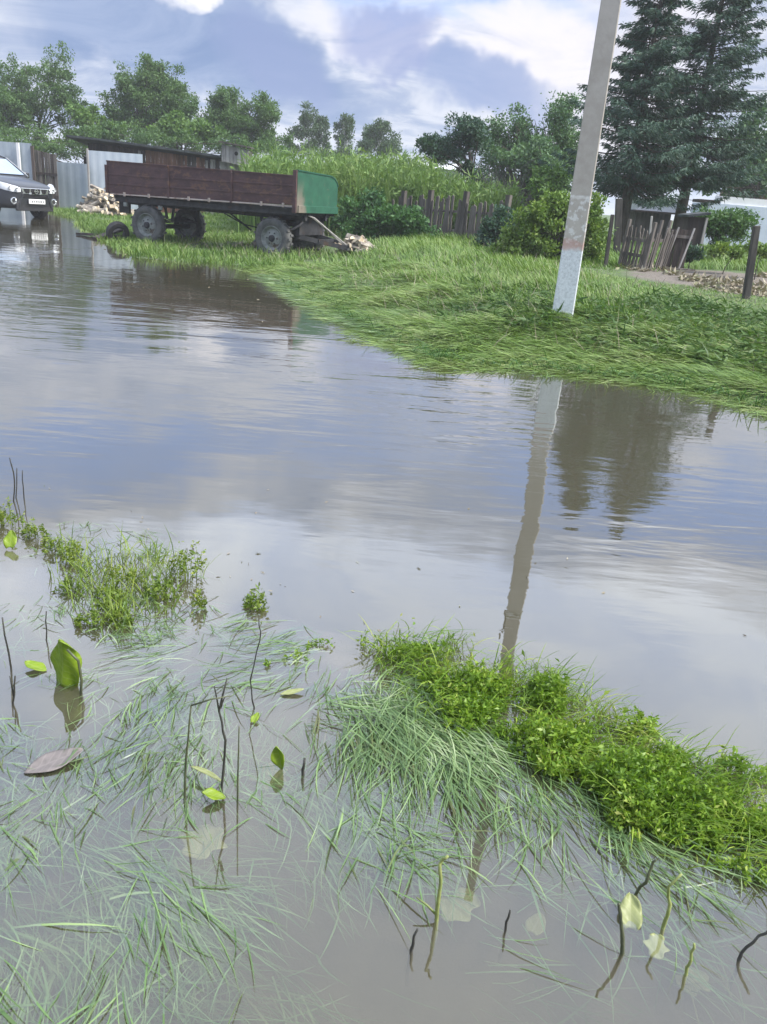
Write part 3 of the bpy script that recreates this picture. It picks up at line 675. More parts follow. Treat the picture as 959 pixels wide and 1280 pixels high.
blade_stuff('bank_grass', [blades(xyz(q, -0.02), hd, L, 0.010 + 0.0006 * q[:, 1], RNG.uniform(0.0, 0.5, n), RNG.uniform(0.5, 1.6, n), 3)], 'grass_bank', 'green upright grass on the upper bank')
# grass combed flat by the flood along the bank foot
q = np.concatenate([area_sample(-1.5, 9, 4.5, 12.5, 185000), area_sample(-3.0, 1, 10, 17, 26000)]); q = q[in_view(q)]; sd_ = sdist(q[:, 0], q[:, 1])
edge = (vnoise(q[:, 0], q[:, 1], 1.3, 12, 4) - 0.5) * 0.95
keep = (sd_ > 0.14 + edge - 0.5 * RNG.uniform(0, 1, len(q)) ** 3) & (sd_ < 2.4 + edge); q = q[keep]; sd_ = sd_[keep]; n = len(q)
hd = PI + 0.35 + 1.6 * (vnoise(q[:, 0], q[:, 1], 0.9, 14, 2) - 0.5) * 2 + RNG.normal(0, 0.48, n)
hd = np.where(sd_ < 0.25, hd * 0.5 + 0.5 * (PI + 1.0), hd)
hump = vnoise(q[:, 0], q[:, 1], 2.2, 15, 2)
root = xyz(q, 0); root[:, 2] = np.maximum(root[:, 2], 0.0) + hump ** 2 * 0.15 * np.clip(sd_ + 0.2, 0.05, 1) - 0.01
L = RNG.uniform(0.10, 0.30, n)
zf = lambda x, y: np.maximum(gz(x, y), 0.0) + 0.004
a0 = RNG.uniform(0.9, 1.45, n)
blade_stuff('flattened_grass', [blades(root, hd, L, RNG.uniform(0.006, 0.011, n), a0, RNG.uniform(1.5, 2.0, n), 3, zmin=zf, curl=RNG.normal(0, 0.12, n))], 'grass_flat', 'long green grass combed flat along the bank foot')
# blades hanging out over the water from the bank edge
m = len(SHORE); e0 = np.array([G(*p)[:2] for p in [(1250, 600), (1100, 555), (959, 512), (880, 489), (780, 472), (690, 462), (620, 458), (560, 453), (500, 430), (455, 405), (400, 376), (352, 350)]])
n = 760; t = RNG.uniform(0, len(e0) - 1.001, n); i = t.astype(int); u = (t - i)[:, None]
cl = vnoise(t * 3, t * 0, 1.0, 5); kp = RNG.uniform(0, 1, n) < cl ** 1.5 * 1.6; q = (e0[i] * (1 - u) + e0[i + 1] * u)[kp]; n = len(q)
q = q + RNG.normal(0, 0.06, (n, 2)); root = np.concatenate([q, np.full((n, 1), 0.0)], 1)
blade_stuff('overhanging_grass', [blades(root, -PI / 2 + RNG.normal(-0.4, 0.55, n), RNG.uniform(0.15, 0.42, n), RNG.uniform(0.006, 0.010, n), RNG.uniform(0.3, 0.9, n), RNG.uniform(1.5, 2.3, n), 4)], 'leaf_nettle', 'dark grass blades arching over the water at the bank edge')
# loose wet strands trailing from the bank foot into the water
n = 3200; t = RNG.uniform(0, len(e0) - 1.001, n); i = t.astype(int); u = (t - i)[:, None]
kp = RNG.uniform(0, 1, n) < (vnoise(t * 4, t * 0, 1.0, 8) - 0.2) * 1.7; q = (e0[i] * (1 - u) + e0[i + 1] * u)[kp]; n = len(q); q = q + RNG.normal(0, 1, (n, 2)) * np.array([0.10, 0.16]) + np.array([0, -0.04])
root = np.concatenate([q, RNG.uniform(-0.012, 0.010, (n, 1))], 1)
blade_stuff('trailing_grass', [blades(root, PI + 0.7 + RNG.normal(0, 0.6, n), RNG.uniform(0.15, 0.45, n), RNG.uniform(0.006, 0.010, n), np.full(n, 1.45), RNG.uniform(1.5, 1.68, n), 3, curl=RNG.normal(0, 0.15, n))], 'grass_flat', 'loose wet grass strands trailing from the bank foot into the water')
# pale floating grass in the shallow bay before the trailer
q = np.concatenate([px_poly_sample([(330, 345), (420, 345), (520, 385), (700, 405), (700, 425), (560, 445), (480, 420), (410, 395)], 8000)]); n = len(q)
root = np.concatenate([q, np.maximum(gz(q[:, 0], q[:, 1]), RNG.uniform(-0.02, 0.012, n))[:, None] + 0.006], 1)
zf2 = lambda x, y: np.maximum(gz(x, y), -0.01) + 0.004
blade_stuff('floating_grass', [blades(root, PI + 0.3 + RNG.normal(0, 0.4, n), RNG.uniform(0.2, 0.45, n), RNG.uniform(0.008, 0.013, n), np.full(n, 1.5), RNG.uniform(1.5, 1.7, n), 3, zmin=zf2)], 'grass_float', 'pale grass floating in the shallows below the trailer')
# short grass round the trailer, car and woodpile
q = np.concatenate([area_sample(-9, -0.5, 16.0, 23, 19000), area_sample(-14, -4, 22, 34, 36000)]); q = q[in_view(q)]; sd_ = sdist(q[:, 0], q[:, 1])
pn = vnoise(q[:, 0], q[:, 1], 0.7, 31); keep = (sd_ > -0.25 + 0.5 * (pn - 0.5)) & (pn > 0.36); q = q[keep]; n = len(q)
L = RNG.uniform(0.07, 0.24, n) * (0.6 + 0.9 * vnoise(q[:, 0], q[:, 1], 0.9, 33))
blade_stuff('rough_grass', [blades(xyz(q, -0.03), RNG.uniform(0, 2 * PI, n), L, np.full(n, 0.022), RNG.uniform(0, 0.4, n), RNG.uniform(0.4, 1.5, n), 2)], 'grass_bank', 'short rough grass under and around the trailer')
# tall weeds on the waste ground behind the trailer
q = np.concatenate([area_sample(-9, 3.2, 24.5, 33, 15000), area_sample(-9, 6, 33, 44, 9000)]); q = q[in_view(q)]
keep = q[:, 0] / q[:, 1] > AT(316, 230, 30)[0] / 30 + 0.01 * RNG.normal(size=len(q)); q = q[keep]; n = len(q)
tl = vnoise(q[:, 0], q[:, 1], 0.5, 41); H = (1.25 + 1.5 * tl) * RNG.uniform(0.5, 1.2, n) * np.where(q[:, 0] > 0.8, 0.8, 1.0) * np.where(q[:, 1] > 33, 1.15, 1.0)
rt = xyz(q, -0.05); hd = RNG.uniform(0, 2 * PI, n)
p1 = blades(rt, hd, H, np.full(n, 0.035), RNG.uniform(0, 0.15, n), RNG.uniform(0.1, 0.6, n), 3)
k = 5; rr = np.repeat(rt, k, 0); t = RNG.uniform(0.3, 1.0, n * k); rr[:, 2] += t * np.repeat(H, k) * 0.95; rr[:, :2] += RNG.normal(0, 0.05, (n * k, 2))
p2 = leaves(rr, unit(np.stack([RNG.normal(0, 1, n * k), RNG.normal(0, 1, n * k), RNG.uniform(0.2, 1.6, n * k)], -1)), RNG.uniform(0.12, 0.34, n * k), RNG.uniform(0.03, 0.08, n * k))
blade_stuff('tall_weeds', [p1, p2], 'weed_tall', 'tall light green weeds on the waste ground behind the trailer')
# dry stalks and seed heads among the grass
q = np.concatenate([area_sample(-1, 7, 7, 14, 2600), area_sample(-6, 9, 12, 26, 3200)]); q = q[in_view(q)]; sd_ = sdist(q[:, 0], q[:, 1]); q = q[(sd_ > 0.5) & ~bare_bed(q)]; n = len(q)
blade_stuff('dry_stalks', [blades(xyz(q, -0.01), RNG.uniform(0, 2 * PI, n), RNG.uniform(0.12, 0.42, n) * np.where(q[:, 0] > 3, 0.5, 1.0), np.full(n, 0.007), RNG.uniform(0.1, 1.2, n), RNG.uniform(0.5, 1.7, n), 3)], 'litter', 'dry pale stalks scattered through the bank grass')
# trampled broad leaved weeds on the bank, left and right of the pole foot
q = np.concatenate([px_poly_sample([(520, 372), (600, 362), (690, 385), (700, 408), (640, 405), (560, 395)], 2600, 0.25), px_poly_sample([(715, 400), (830, 395), (959, 420), (1150, 460), (1150, 510), (959, 455), (860, 440), (740, 425)], 5200, 0.2)]); n = len(q)
C = xyz(q, 0); C[:, 2] = np.maximum(C[:, 2], 0) + RNG.uniform(0.0, 0.11, n)
V, F = leaves(C, unit(np.stack([RNG.normal(-0.6, 1, n), RNG.normal(-0.3, 1, n), RNG.normal(0, 0.35, n)], -1)), RNG.uniform(0.09, 0.20, n), RNG.uniform(0.014, 0.032, n))
tag(np_mesh('trampled_weeds', V, [F], 'leaf_trod'), 'trampled broad leaved weeds around the foot of the pole', 'weeds', kind='stuff')
# dry litter and clods on the dug garden
q = area_sample(4.0, 11, 11.8, 18, 16000); q = q[in_view(q)]; keep = bare_bed(q) & (vnoise(q[:, 0], q[:, 1], 1.3, 51) > 0.34 + 0.05 * (q[:, 1] - 12)); q = q[keep]; n = len(q)
C = xyz(q, 0); C[:, 2] += RNG.uniform(0, 0.10, n) * vnoise(q[:, 0], q[:, 1], 2, 52)
V, F = leaves(C, unit(np.stack([RNG.normal(0, 1, n), RNG.normal(0, 1, n), RNG.normal(0.1, 0.45, n)], -1)), RNG.uniform(0.07, 0.17, n), RNG.uniform(0.03, 0.07, n))
tag(np_mesh('garden_litter', V, [F], 'litter'), 'dry clods, stalks and litter on the dug garden bed', 'litter', kind='stuff')

# ------------------------------------------------------------------ damp summer haze
m, b = newmat('haze_air'); vs = b.node('ShaderNodeVolumePrincipled'); vs.inputs['Color'].default_value = (0.93, 0.95, 1.0, 1); vs.inputs['Density'].default_value = 0.0010
o = b.node('ShaderNodeOutputMaterial'); b.l.new(vs.outputs[0], o.inputs[1])
mb = MB(); mb.box((0, 150, 5.0), (900, 560, 14.0)); tag(mb.build('haze', 'haze_air'), kind='stuff', label='thin pale damp haze in the air')

# ------------------------------------------------------------------ concrete pole
pb = G(704, 392, 0.33); pb[2] = gz1(pb[0], pb[1])
root = empty('utility_pole', (pb[0], pb[1], pb[2]), R(-14))
mb = MB(); HP = 8.6
for z0 in [0]:
    lv = [(-0.3, 0.125), (0.6, 0.121), (1.6, 0.114), (3.0, 0.105), (5.0, 0.092), (HP, 0.070)]
    prof = lambda h: [(-h, -h * 0.92), (-h * 0.9, -h), (h * 0.9, -h), (h, -h * 0.92), (h * 0.86, h), (-h * 0.86, h)]
    vs = []; fs = []
    for z, h in lv: vs += [(x, y, z) for x, y in prof(h)]
    k = 6
    for i in range(len(lv) - 1):
        for j in range(k): fs.append((i * k + j, i * k + (j + 1) % k, (i + 1) * k + (j + 1) % k, (i + 1) * k + j))
    fs.append(tuple(range(k))[::-1]); fs.append(tuple(range((len(lv) - 1) * k, len(lv) * k)))
    mb.add(vs, fs)
mb.build('shaft', 'pole_concrete', root)
mb = MB(); h = 0.105
pts = [(-h, -h, 3.42), (h, -h, 3.42), (h, h, 3.42), (-h, h, 3.42), (-h, -h, 3.42)]
for a, b in zip(pts[:-1], pts[1:]): mb.bar(a, b, 0.016, 0.022)
mb.build('band', 'plate_white', root)
mb = MB(); mb.box((-0.115, 0.0, 3.50), (0.03, 0.06, 0.22)); mb.tube([(-0.115, 0, 3.6), (-0.16, 0, 3.72), (-0.16, 0, 3.85)], 0.012, 6); mb.build('bracket', 'post_dark', root)
tag(root, 'leaning grey concrete utility pole with whitewashed foot on the grass bank', 'pole')

# ------------------------------------------------------------------ farm trailer
def copy_parts(src, dst):
    for ch in list(src.children):
        c = ch.copy(); COL.objects.link(c); c.parent = dst
        for g in list(ch.children):
            d = g.copy(); COL.objects.link(d); d.parent = c
ang = R(21); WR = G(338, 322)
tz = 0.0
root = empty('farm_trailer', (WR[0], WR[1], tz), math.atan2(math.sin(ang), -math.cos(ang)))
# local: x towards the rear, y towards the road, z up; near front wheel stands at the origin
XF, XR, YN, YF = -0.66, 4.42, 0.06, -1.90
def zt(x): return 1.722 + 0.004 * x
def zb_(x): return 1.135 - 0.018 * x
def sideboard(y, name, x0, x1, t=0.045):
    poly = [(x0, zb_(x0)), (x1, zb_(x1)), (x1, zt(x1)), (x0, zt(x0))]
    mb = MB(); vs = [(x, y - t / 2, z) for x, z in poly] + [(x, y + t / 2, z) for x, z in poly]
    mb.add(vs, [(0, 1, 2, 3), (7, 6, 5, 4), (1, 0, 4, 5), (2, 1, 5, 6), (3, 2, 6, 7), (0, 3, 7, 4)])
    o = mb.build(name, 'trailer_paint', root, bevel=0.008)
    return o
cuts = [XF + 0.02, 0.98, 2.66, XR]
for i in range(3):
    x0, x1 = cuts[i] + 0.014, cuts[i + 1] - 0.014
    o = sideboard(YN, 'side_board', x0, x1)
    mb = MB()      # pressed ribs and rolled top edge
    for f in (0.33, 0.66):
        mb.bar((x0 + 0.03, YN + 0.026, zb_(x0) + f * 0.59), (x1 - 0.03, YN + 0.026, zb_(x1) + f * 0.62), 0.014, 0.034)
    mb.bar((x0, YN + 0.012, zt(x0) + 0.012), (x1, YN + 0.012, zt(x1) + 0.012), 0.055, 0.03)
    mb.build('rib', 'trailer_paint', o, bevel=0.004)
    sideboard(YF, 'side_board', x0, x1)
for x in cuts[1:3] + [XR]:
    mb = MB(); mb.box((x, YN + 0.02, 1.40 - 0.009 * x), (0.06, 0.07, 0.62)); mb.build('stake', 'trailer_paint', root, bevel=0.006)
mb = MB(); mb.box((XR + 0.01, (YN + YF) / 2, 1.40), (0.05, YN - YF - 0.06, 0.66)); mb.build('tailboard', 'trailer_paint', root, bevel=0.01)
# rusty pale lower edge rail with hinges
mb = MB(); mb.bar((XF, YN + 0.03, zb_(XF) - 0.022), (XR - 0.1, YN + 0.03, zb_(XR) - 0.016), 0.035, 0.03); mb.build('lower_rail', 'trailer_edge', root, bevel=0.005)
for x in (-0.35, 0.2, 1.55, 2.1, 3.2, 3.9):
    mb = MB(); mb.box((x, YN + 0.052, zb_(x) - 0.01), (0.05, 0.03, 0.09)); mb.build('hinge', 'trailer_edge', root, bevel=0.004)
mb = MB(); mb.box(((XF + XR) / 2, (YN + YF) / 2, 1.065), (XR - XF, YN - YF - 0.05, 0.05)); mb.build('floor', 'chassis', root)
# green front board: flat sheet with a rounded far top corner and a folded lower lip
y0, y1 = YN + 0.06, YF + 0.02
pts = [(y0, 1.0), (y0, 1.85), (y1 + 0.42, 1.815), (y1 + 0.22, 1.77), (y1 + 0.09, 1.69), (y1 + 0.02, 1.60), (y1 + 0.02, 1.0)]
mb = MB(); n = len(pts); vs = [(XF - 0.035, y, z) for y, z in pts] + [(XF, y, z) for y, z in pts]
mb.add(vs, [tuple(range(n)), tuple(range(n, 2 * n))[::-1]] + [(i, n + i, n + (i + 1) % n, (i + 1) % n) for i in range(n)])
fb = mb.build('front_board', 'trailer_green', root, bevel=0.006)
mb = MB(); mb.box((XF - 0.05, (y0 + y1) / 2 - 0.01, 1.075), (0.035, y0 - y1 - 0.04, 0.15)); mb.build('lip', 'trailer_green', fb, bevel=0.006)
mb = MB()
for a, b in zip(pts[1:5], pts[2:6]): mb.bar((XF - 0.02, *a), (XF - 0.02, *b), 0.06, 0.025)
mb.build('rim_edge', 'trailer_green', fb)
mb = MB(); mb.box((XF + 0.02, y0 + 0.02, 1.42), (0.09, 0.05, 0.86)); mb.build('corner_post', 'trailer_paint', root, bevel=0.006)
# chassis
mb = MB()
for y in (-0.42, -1.42): mb.box((1.85, y, 0.93), (5.0, 0.09, 0.20))
for x in (-0.55, 0.6, 1.7, 2.8, 4.0): mb.box((x, -0.92, 0.96), (0.08, 1.6, 0.12))
for x in (-0.6, 4.25): mb.box((x, -0.92, 0.99), (0.07, 1.86, 0.10))
mb.bar((XF + 0.05, -0.04, 1.0), (XR - 0.15, -0.04, 0.94), 0.07, 0.13); mb.bar((XF + 0.05, -1.8, 1.0), (XR - 0.15, -1.8, 0.94), 0.07, 0.13)
mb.build('frame', 'chassis', root, bevel=0.008)
mb = MB(); mb.box((-0.45, -1.0, 0.72), (0.10, 1.2, 0.42)); mb.box((0.05, -0.92, 0.74), (0.9, 0.9, 0.12)); mb.build('turntable', 'chassis', root, bevel=0.01)
for x in (0.0, 3.4):
    mb = MB(); mb.tube([(x, -0.05, 0.385), (x, -1.82, 0.385)], 0.055, 10)
    for y in (-0.42, -1.42):
        for k in range(5): mb.box((x, y, 0.50 + 0.022 * k), (0.95 - 0.16 * k, 0.07, 0.018))
        mb.bar((x - 0.45, y, 0.52), (x - 0.5, y, 0.85), 0.05); mb.bar((x + 0.45, y, 0.52), (x + 0.5, y, 0.85), 0.05)
    mb.build('axle', 'chassis', root)
def wheel_parts(parent, rt=0.435, wd=0.24, tyre='tyre_dusty'):
    t = MB(); p = [(rt * 0.60, wd * 0.36), (rt * 0.70, wd * 0.49), (rt * 0.86, wd * 0.52), (rt * 0.95, wd * 0.44), (rt, wd * 0.30), (rt, -wd * 0.30), (rt * 0.95, -wd * 0.44), (rt * 0.86, -wd * 0.52), (rt * 0.70, -wd * 0.49), (rt * 0.60, -wd * 0.36), (rt * 0.60, wd * 0.36)]
    t.lathe(p, n=36)
    for k in range(30):          # tread lugs
        a = 2 * PI * k / 30; s_ = 1 if k % 2 else -1
        t.box(((rt + 0.004) * math.cos(a), s_ * wd * 0.22, (rt + 0.004) * math.sin(a)), (0.030, wd * 0.46, 0.045), Matrix.Rotation(-a, 3, 'Y'))
    smooth_by_angle(t.build('tyre', tyre, parent))
    r = MB(); r.lathe([(rt * 0.61, wd * 0.40), (rt * 0.585, wd * 0.42), (rt * 0.55, wd * 0.25), (rt * 0.46, wd * 0.12), (rt * 0.36, wd * 0.20), (rt * 0.26, wd * 0.28), (0.001, wd * 0.28)], n=28)
    r.lathe([(rt * 0.61, -wd * 0.38), (rt * 0.5, -wd * 0.1), (0.001, -wd * 0.1)], n=20)
    ro = smooth_by_angle(r.build('rim', 'rim_dusty', parent), 35)
    h = MB(); h.lathe([(rt * 0.17, wd * 0.27), (rt * 0.16, wd * 0.46), (rt * 0.12, wd * 0.54), (0.001, wd * 0.55)], n=14)
    for k in range(6):
        a = 2 * PI * k / 6; h.lathe([(0.016, wd * 0.27), (0.016, wd * 0.34), (0.001, wd * 0.34)], (rt * 0.29 * math.cos(a), 0, rt * 0.29 * math.sin(a)), n=6)
    h.build('hub', 'chassis', parent)
ws = []
for i, (x, y, f) in enumerate(((0, -0.12, 1), (3.4, -0.12, 1), (0, -1.74, -1), (3.4, -1.74, -1))):
    e = empty('wheel', (x, y, 0.415)); e.parent = root; e.rotation_euler = (0, 0.3 * i, 0 if f > 0 else PI)
    if i == 0: wheel_parts(e)
    else:
        for ch in ws[0].children:
            c = ch.copy(); COL.objects.link(c); c.parent = e
    ws.append(e)
# drawbar: two arms meeting at an eye on the grass, with stays
tip = Vector((-1.95, -1.75, 0.16)); mb = MB()
mb.bar((-0.25, -0.35, 0.52), tip, 0.07, 0.10); mb.bar((-0.25, -1.45, 0.52), tip, 0.07, 0.10); mb.bar((-0.8, -0.75, 0.42), (-0.8, -1.5, 0.42), 0.06)
mb.lathe([(0.05, -0.02), (0.075, 0), (0.05, 0.02), (0.03, 0), (0.05, -0.02)], tip + Vector((-0.07, -0.02, 0)), axis='Z', n=14)
mb.build('drawbar', 'chassis', root)
mb = MB(); mb.tube([(-0.62, -0.55, 0.94), (-0.75, -0.62, 0.90), (-1.05, -0.95, 0.60), (-1.35, -1.3, 0.30)], 0.018, 6); mb.tube([(-0.62, -0.72, 0.92), (-0.9, -1.0, 0.66), (-1.2, -1.35, 0.32)], 0.016, 6)
mb.build('brake_rod', 'wood_grey', root)
mb = MB(); mb.tube([(-0.30, -0.1, 0.55), (-0.55, -0.3, 0.72), (-0.62, -0.5, 0.90)], 0.03, 6); mb.build('stay', 'chassis', root)
mb = MB(); mb.tube([(1.55, -0.4, 0.86), (1.15, -0.7, 0.62), (0.75, -0.9, 0.55)], 0.014, 5); mb.tube([(1.35, -0.4, 0.86), (1.0, -0.8, 0.50)], 0.02, 5); mb.build('brake_linkage', 'chassis', root)
mb = MB(); mb.box((4.15, -0.2, 0.78), (0.30, 0.06, 0.30)); mb.build('mud_flap', 'rubber', root)
for x in (3.95, 2.95): 
    mb = MB(); mb.box((x, 0.02, 0.83), (0.10, 0.05, 0.09)); mb.build('lamp', 'rim_dusty', root, bevel=0.01)
tag(root, 'old maroon farm trailer with green front board standing at the flood edge', 'trailer')

# ------------------------------------------------------------------ firewood
LOGM = []
for i in range(7):
    mb = MB(); r = random.uniform(0.05, 0.085); L = random.uniform(0.34, 0.46); k = random.choice((5, 6, 4, 7)); half = i % 3 != 0
    ph = [2 * PI * j / k * (0.5 if half else 1) for j in range(k + (1 if half else 0))]
    poly = [(r * math.cos(a) * random.uniform(0.85, 1.1), r * math.sin(a) * random.uniform(0.85, 1.1)) for a in ph]
    m = len(poly); vs = [(-L / 2, y, z) for y, z in poly] + [(L / 2, y, z) for y, z in poly]
    mb.mi = 1; mb.add(vs, [tuple(range(m))[::-1], tuple(range(m, 2 * m))])
    for j in range(m):
        mb.mi = 1 if (half and j == m - 1) else 0
        mb.f.append([j, (j + 1) % m, m + (j + 1) % m, m + j]); mb.m.append(mb.mi)
    LOGM.append(mb.mesh('log', ['log_bark', 'log_split']))
def woodpile(c, rx, ry, h, n, label, seed, sc=1.0):
    rng = random.Random(seed); root = empty('firewood_pile', c)
    for i in range(n):
        a = rng.uniform(0, 2 * PI); q = math.sqrt(rng.random()); x, y = rx * q * math.cos(a), ry * q * math.sin(a)
        z = max(0.04, h * (1 - q ** 1.4) * rng.uniform(0.55, 1.0))
        o = bpy.data.objects.new('log', rng.choice(LOGM)); link(o, root); o.location = (x, y, z)
        o.rotation_euler = (rng.uniform(0, 6.28), rng.uniform(-0.5, 0.5), rng.uniform(0, 6.28)); k = sc * rng.uniform(0.85, 1.2); o.scale = (k, k, k)
    return tag(root, label, 'firewood', 'heaps of split firewood')
p = G(128, 261, 0.25); woodpile((p[0] + 0.1, p[1], gz1(p[0], p[1])), 0.95, 0.7, 1.15, 150, 'large heap of split firewood between the fence and the trailer rear', 4, 1.15)
mb = None
p = WR + np.array([0, 0, 0]); ex = np.array([-math.cos(ang), math.sin(ang)]); ey = np.array([-math.sin(ang), -math.cos(ang)])
tp = WR[:2] + ex * -1.45 + ey * -1.55
woodpile((tp[0], tp[1], gz1(tp[0], tp[1]) + 0.03), 0.42, 0.30, 0.42, 34, 'small heap of pale split logs on the trailer drawbar', 9, 0.95)
tp = WR[:2] + ex * 1.05 + ey * -0.95
woodpile((tp[0], tp[1], gz1(tp[0], tp[1])), 0.5, 0.3, 0.22, 16, 'few scattered logs and scraps under the trailer', 12, 0.9)

# old tyre and plank by the rear wheel
tp = WR[:2] + ex * 4.15 + ey * 0.1
e = empty('old_tyre', (tp[0], tp[1], 0.17)); e.rotation_euler = (R(20), 0, R(35)); wt = MB(); rt, wd = 0.27, 0.2
wt.lathe([(0.15, 0.08), (0.2, 0.1), (0.26, 0.08), (0.275, 0), (0.26, -0.08), (0.2, -0.1), (0.15, -0.08), (0.15, 0.08)], n=26); smooth_by_angle(wt.build('casing', 'rubber', e), 60)
tag(e, 'small black tyre leaning beside the trailer rear wheel', 'tyre')
a = G(98, 292, 0.03); b = G(150, 295, 0.10); mb = MB(); mb.bar(a, b, 0.16, 0.05); o = mb.build('plank', 'wood_dark'); tag(o, 'dark plank lying in the shallow water behind the trailer', 'plank')
a = G(120, 298, 0.02); b = G(152, 286, 0.22); mb = MB(); mb.bar(a, b, 0.20, 0.05); o = mb.build('plank', 'wood_dark'); tag(o, 'dark plank propped against the small tyre', 'plank')

# ------------------------------------------------------------------ shed with loft box
SD = 35.0
def shed():
    l = AT(96, 171, SD); r_ = AT(306, 200, SD); x0, x1 = l[0], r_[0]; g = gz1((x0 + x1) / 2, SD)
    root = empty('wooden_shed', ((x0 + x1) / 2, SD, g)); W_ = x1 - x0
    zl, zr = l[2] - g, r_[2] - g
    roofz = lambda x: (lambda t: zl + (zr - zl) * (t ** 1.25))((x + W_ / 2) / W_) - 0.10 * 0
    # plank wall
    x = -W_ / 2 + 0.1; i = 0; rng = random.Random(5)
    while x < W_ / 2 - 0.05:
        wd = rng.uniform(0.13, 0.22); xm = x + wd / 2; t = (xm + W_ / 2) / W_
        if True:
            h = roofz(xm) - 0.16; mat = 'wood_dark' if t < 0.42 or 0.66 < t < 0.72 else ('wood_red' if t < 0.78 else ('wood_grey' if rng.random() < 0.35 else 'wood_old'))
            if t > 0.76 and rng.random() < 0.2: mat = 'wood_dark'
            mb = MB(); mb.box((xm, rng.uniform(-0.012, 0.012) + (0.9 if t < 0.17 else 0.0), h / 2), (wd - 0.012, 0.03, h)); mb.build('plank', mat, root)
        x += wd
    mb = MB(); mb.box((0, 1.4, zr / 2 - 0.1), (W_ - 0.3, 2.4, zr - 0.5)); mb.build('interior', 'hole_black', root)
    mb = MB(); n = 14; vs = []
    for k in range(n + 1):
        xx = -W_ / 2 - 0.25 + (W_ + 0.5) * k / n; z = roofz(min(max(xx, -W_ / 2), W_ / 2))
        vs += [(xx, -0.45, z - 0.05), (xx, 3.0, z - 0.35), (xx, -0.45, z + 0.03), (xx, 3.0, z - 0.27)]
    fs = []
    for k in range(n):
        a, b = 4 * k, 4 * k + 4; fs += [(a + 2, b + 2, b + 3, a + 3), (a, a + 1, b + 1, b), (a, b, b + 2, a + 2), (a + 1, a + 3, b + 3, b + 1)]
    fs += [(0, 2, 3, 1), (4 * n, 4 * n + 1, 4 * n + 3, 4 * n + 2)]
    mb.add(vs, fs); mb.build('roof', 'roof_felt', root)
    mb = MB(); mb.box((W_ * 0.5 - 0.05, -0.1, zr / 2 - 0.1), (0.12, 0.12, zr - 0.1)); mb.build('corner_post', 'wood_grey', root)
    for px in (175, 259, 266):
        q = AT(px, 200, SD)[0] - (x0 + x1) / 2; mb = MB(); mb.box((q, -0.05, roofz(q) / 2 - 0.12), (0.09, 0.06, roofz(q) - 0.2)); mb.build('batten', 'wood_grey', root)
    tag(root, 'long weathered plank shed with sagging dark roof behind the trailer', 'shed')
    # pigeon loft box on the roof end
    c = AT(294, 191, SD - 0.5); root2 = empty('loft_box', (c[0], SD - 0.5, c[2] - 0.34)); rng = random.Random(3)
    for k in range(7):
        mb = MB(); mb.box((-0.46 + 0.155 * k, 0, 0.30 - 0.02 * k), (0.145, 0.03, 0.62)); mb.build('plank', 'wood_grey', root2)
    mb = MB(); mb.box((0, 0.45, 0.25), (1.04, 0.82, 0.5)); mb.build('box_body', 'wood_old', root2)
    mb = MB(); mb.box((0, 0.35, 0.64), (1.25, 1.1, 0.05), Matrix.Rotation(R(6), 3, 'Y')); mb.build('lid', 'wood_old', root2)
    mb = MB(); mb.lathe([(0.001, -0.022), (0.075, -0.022), (0.075, 0.01)], (0.05, 0, 0.32), n=14); mb.build('entry_hole', 'hole_black', root2)
    tag(root2, 'small grey board box with a round hole above the shed end', 'nest box')
shed()

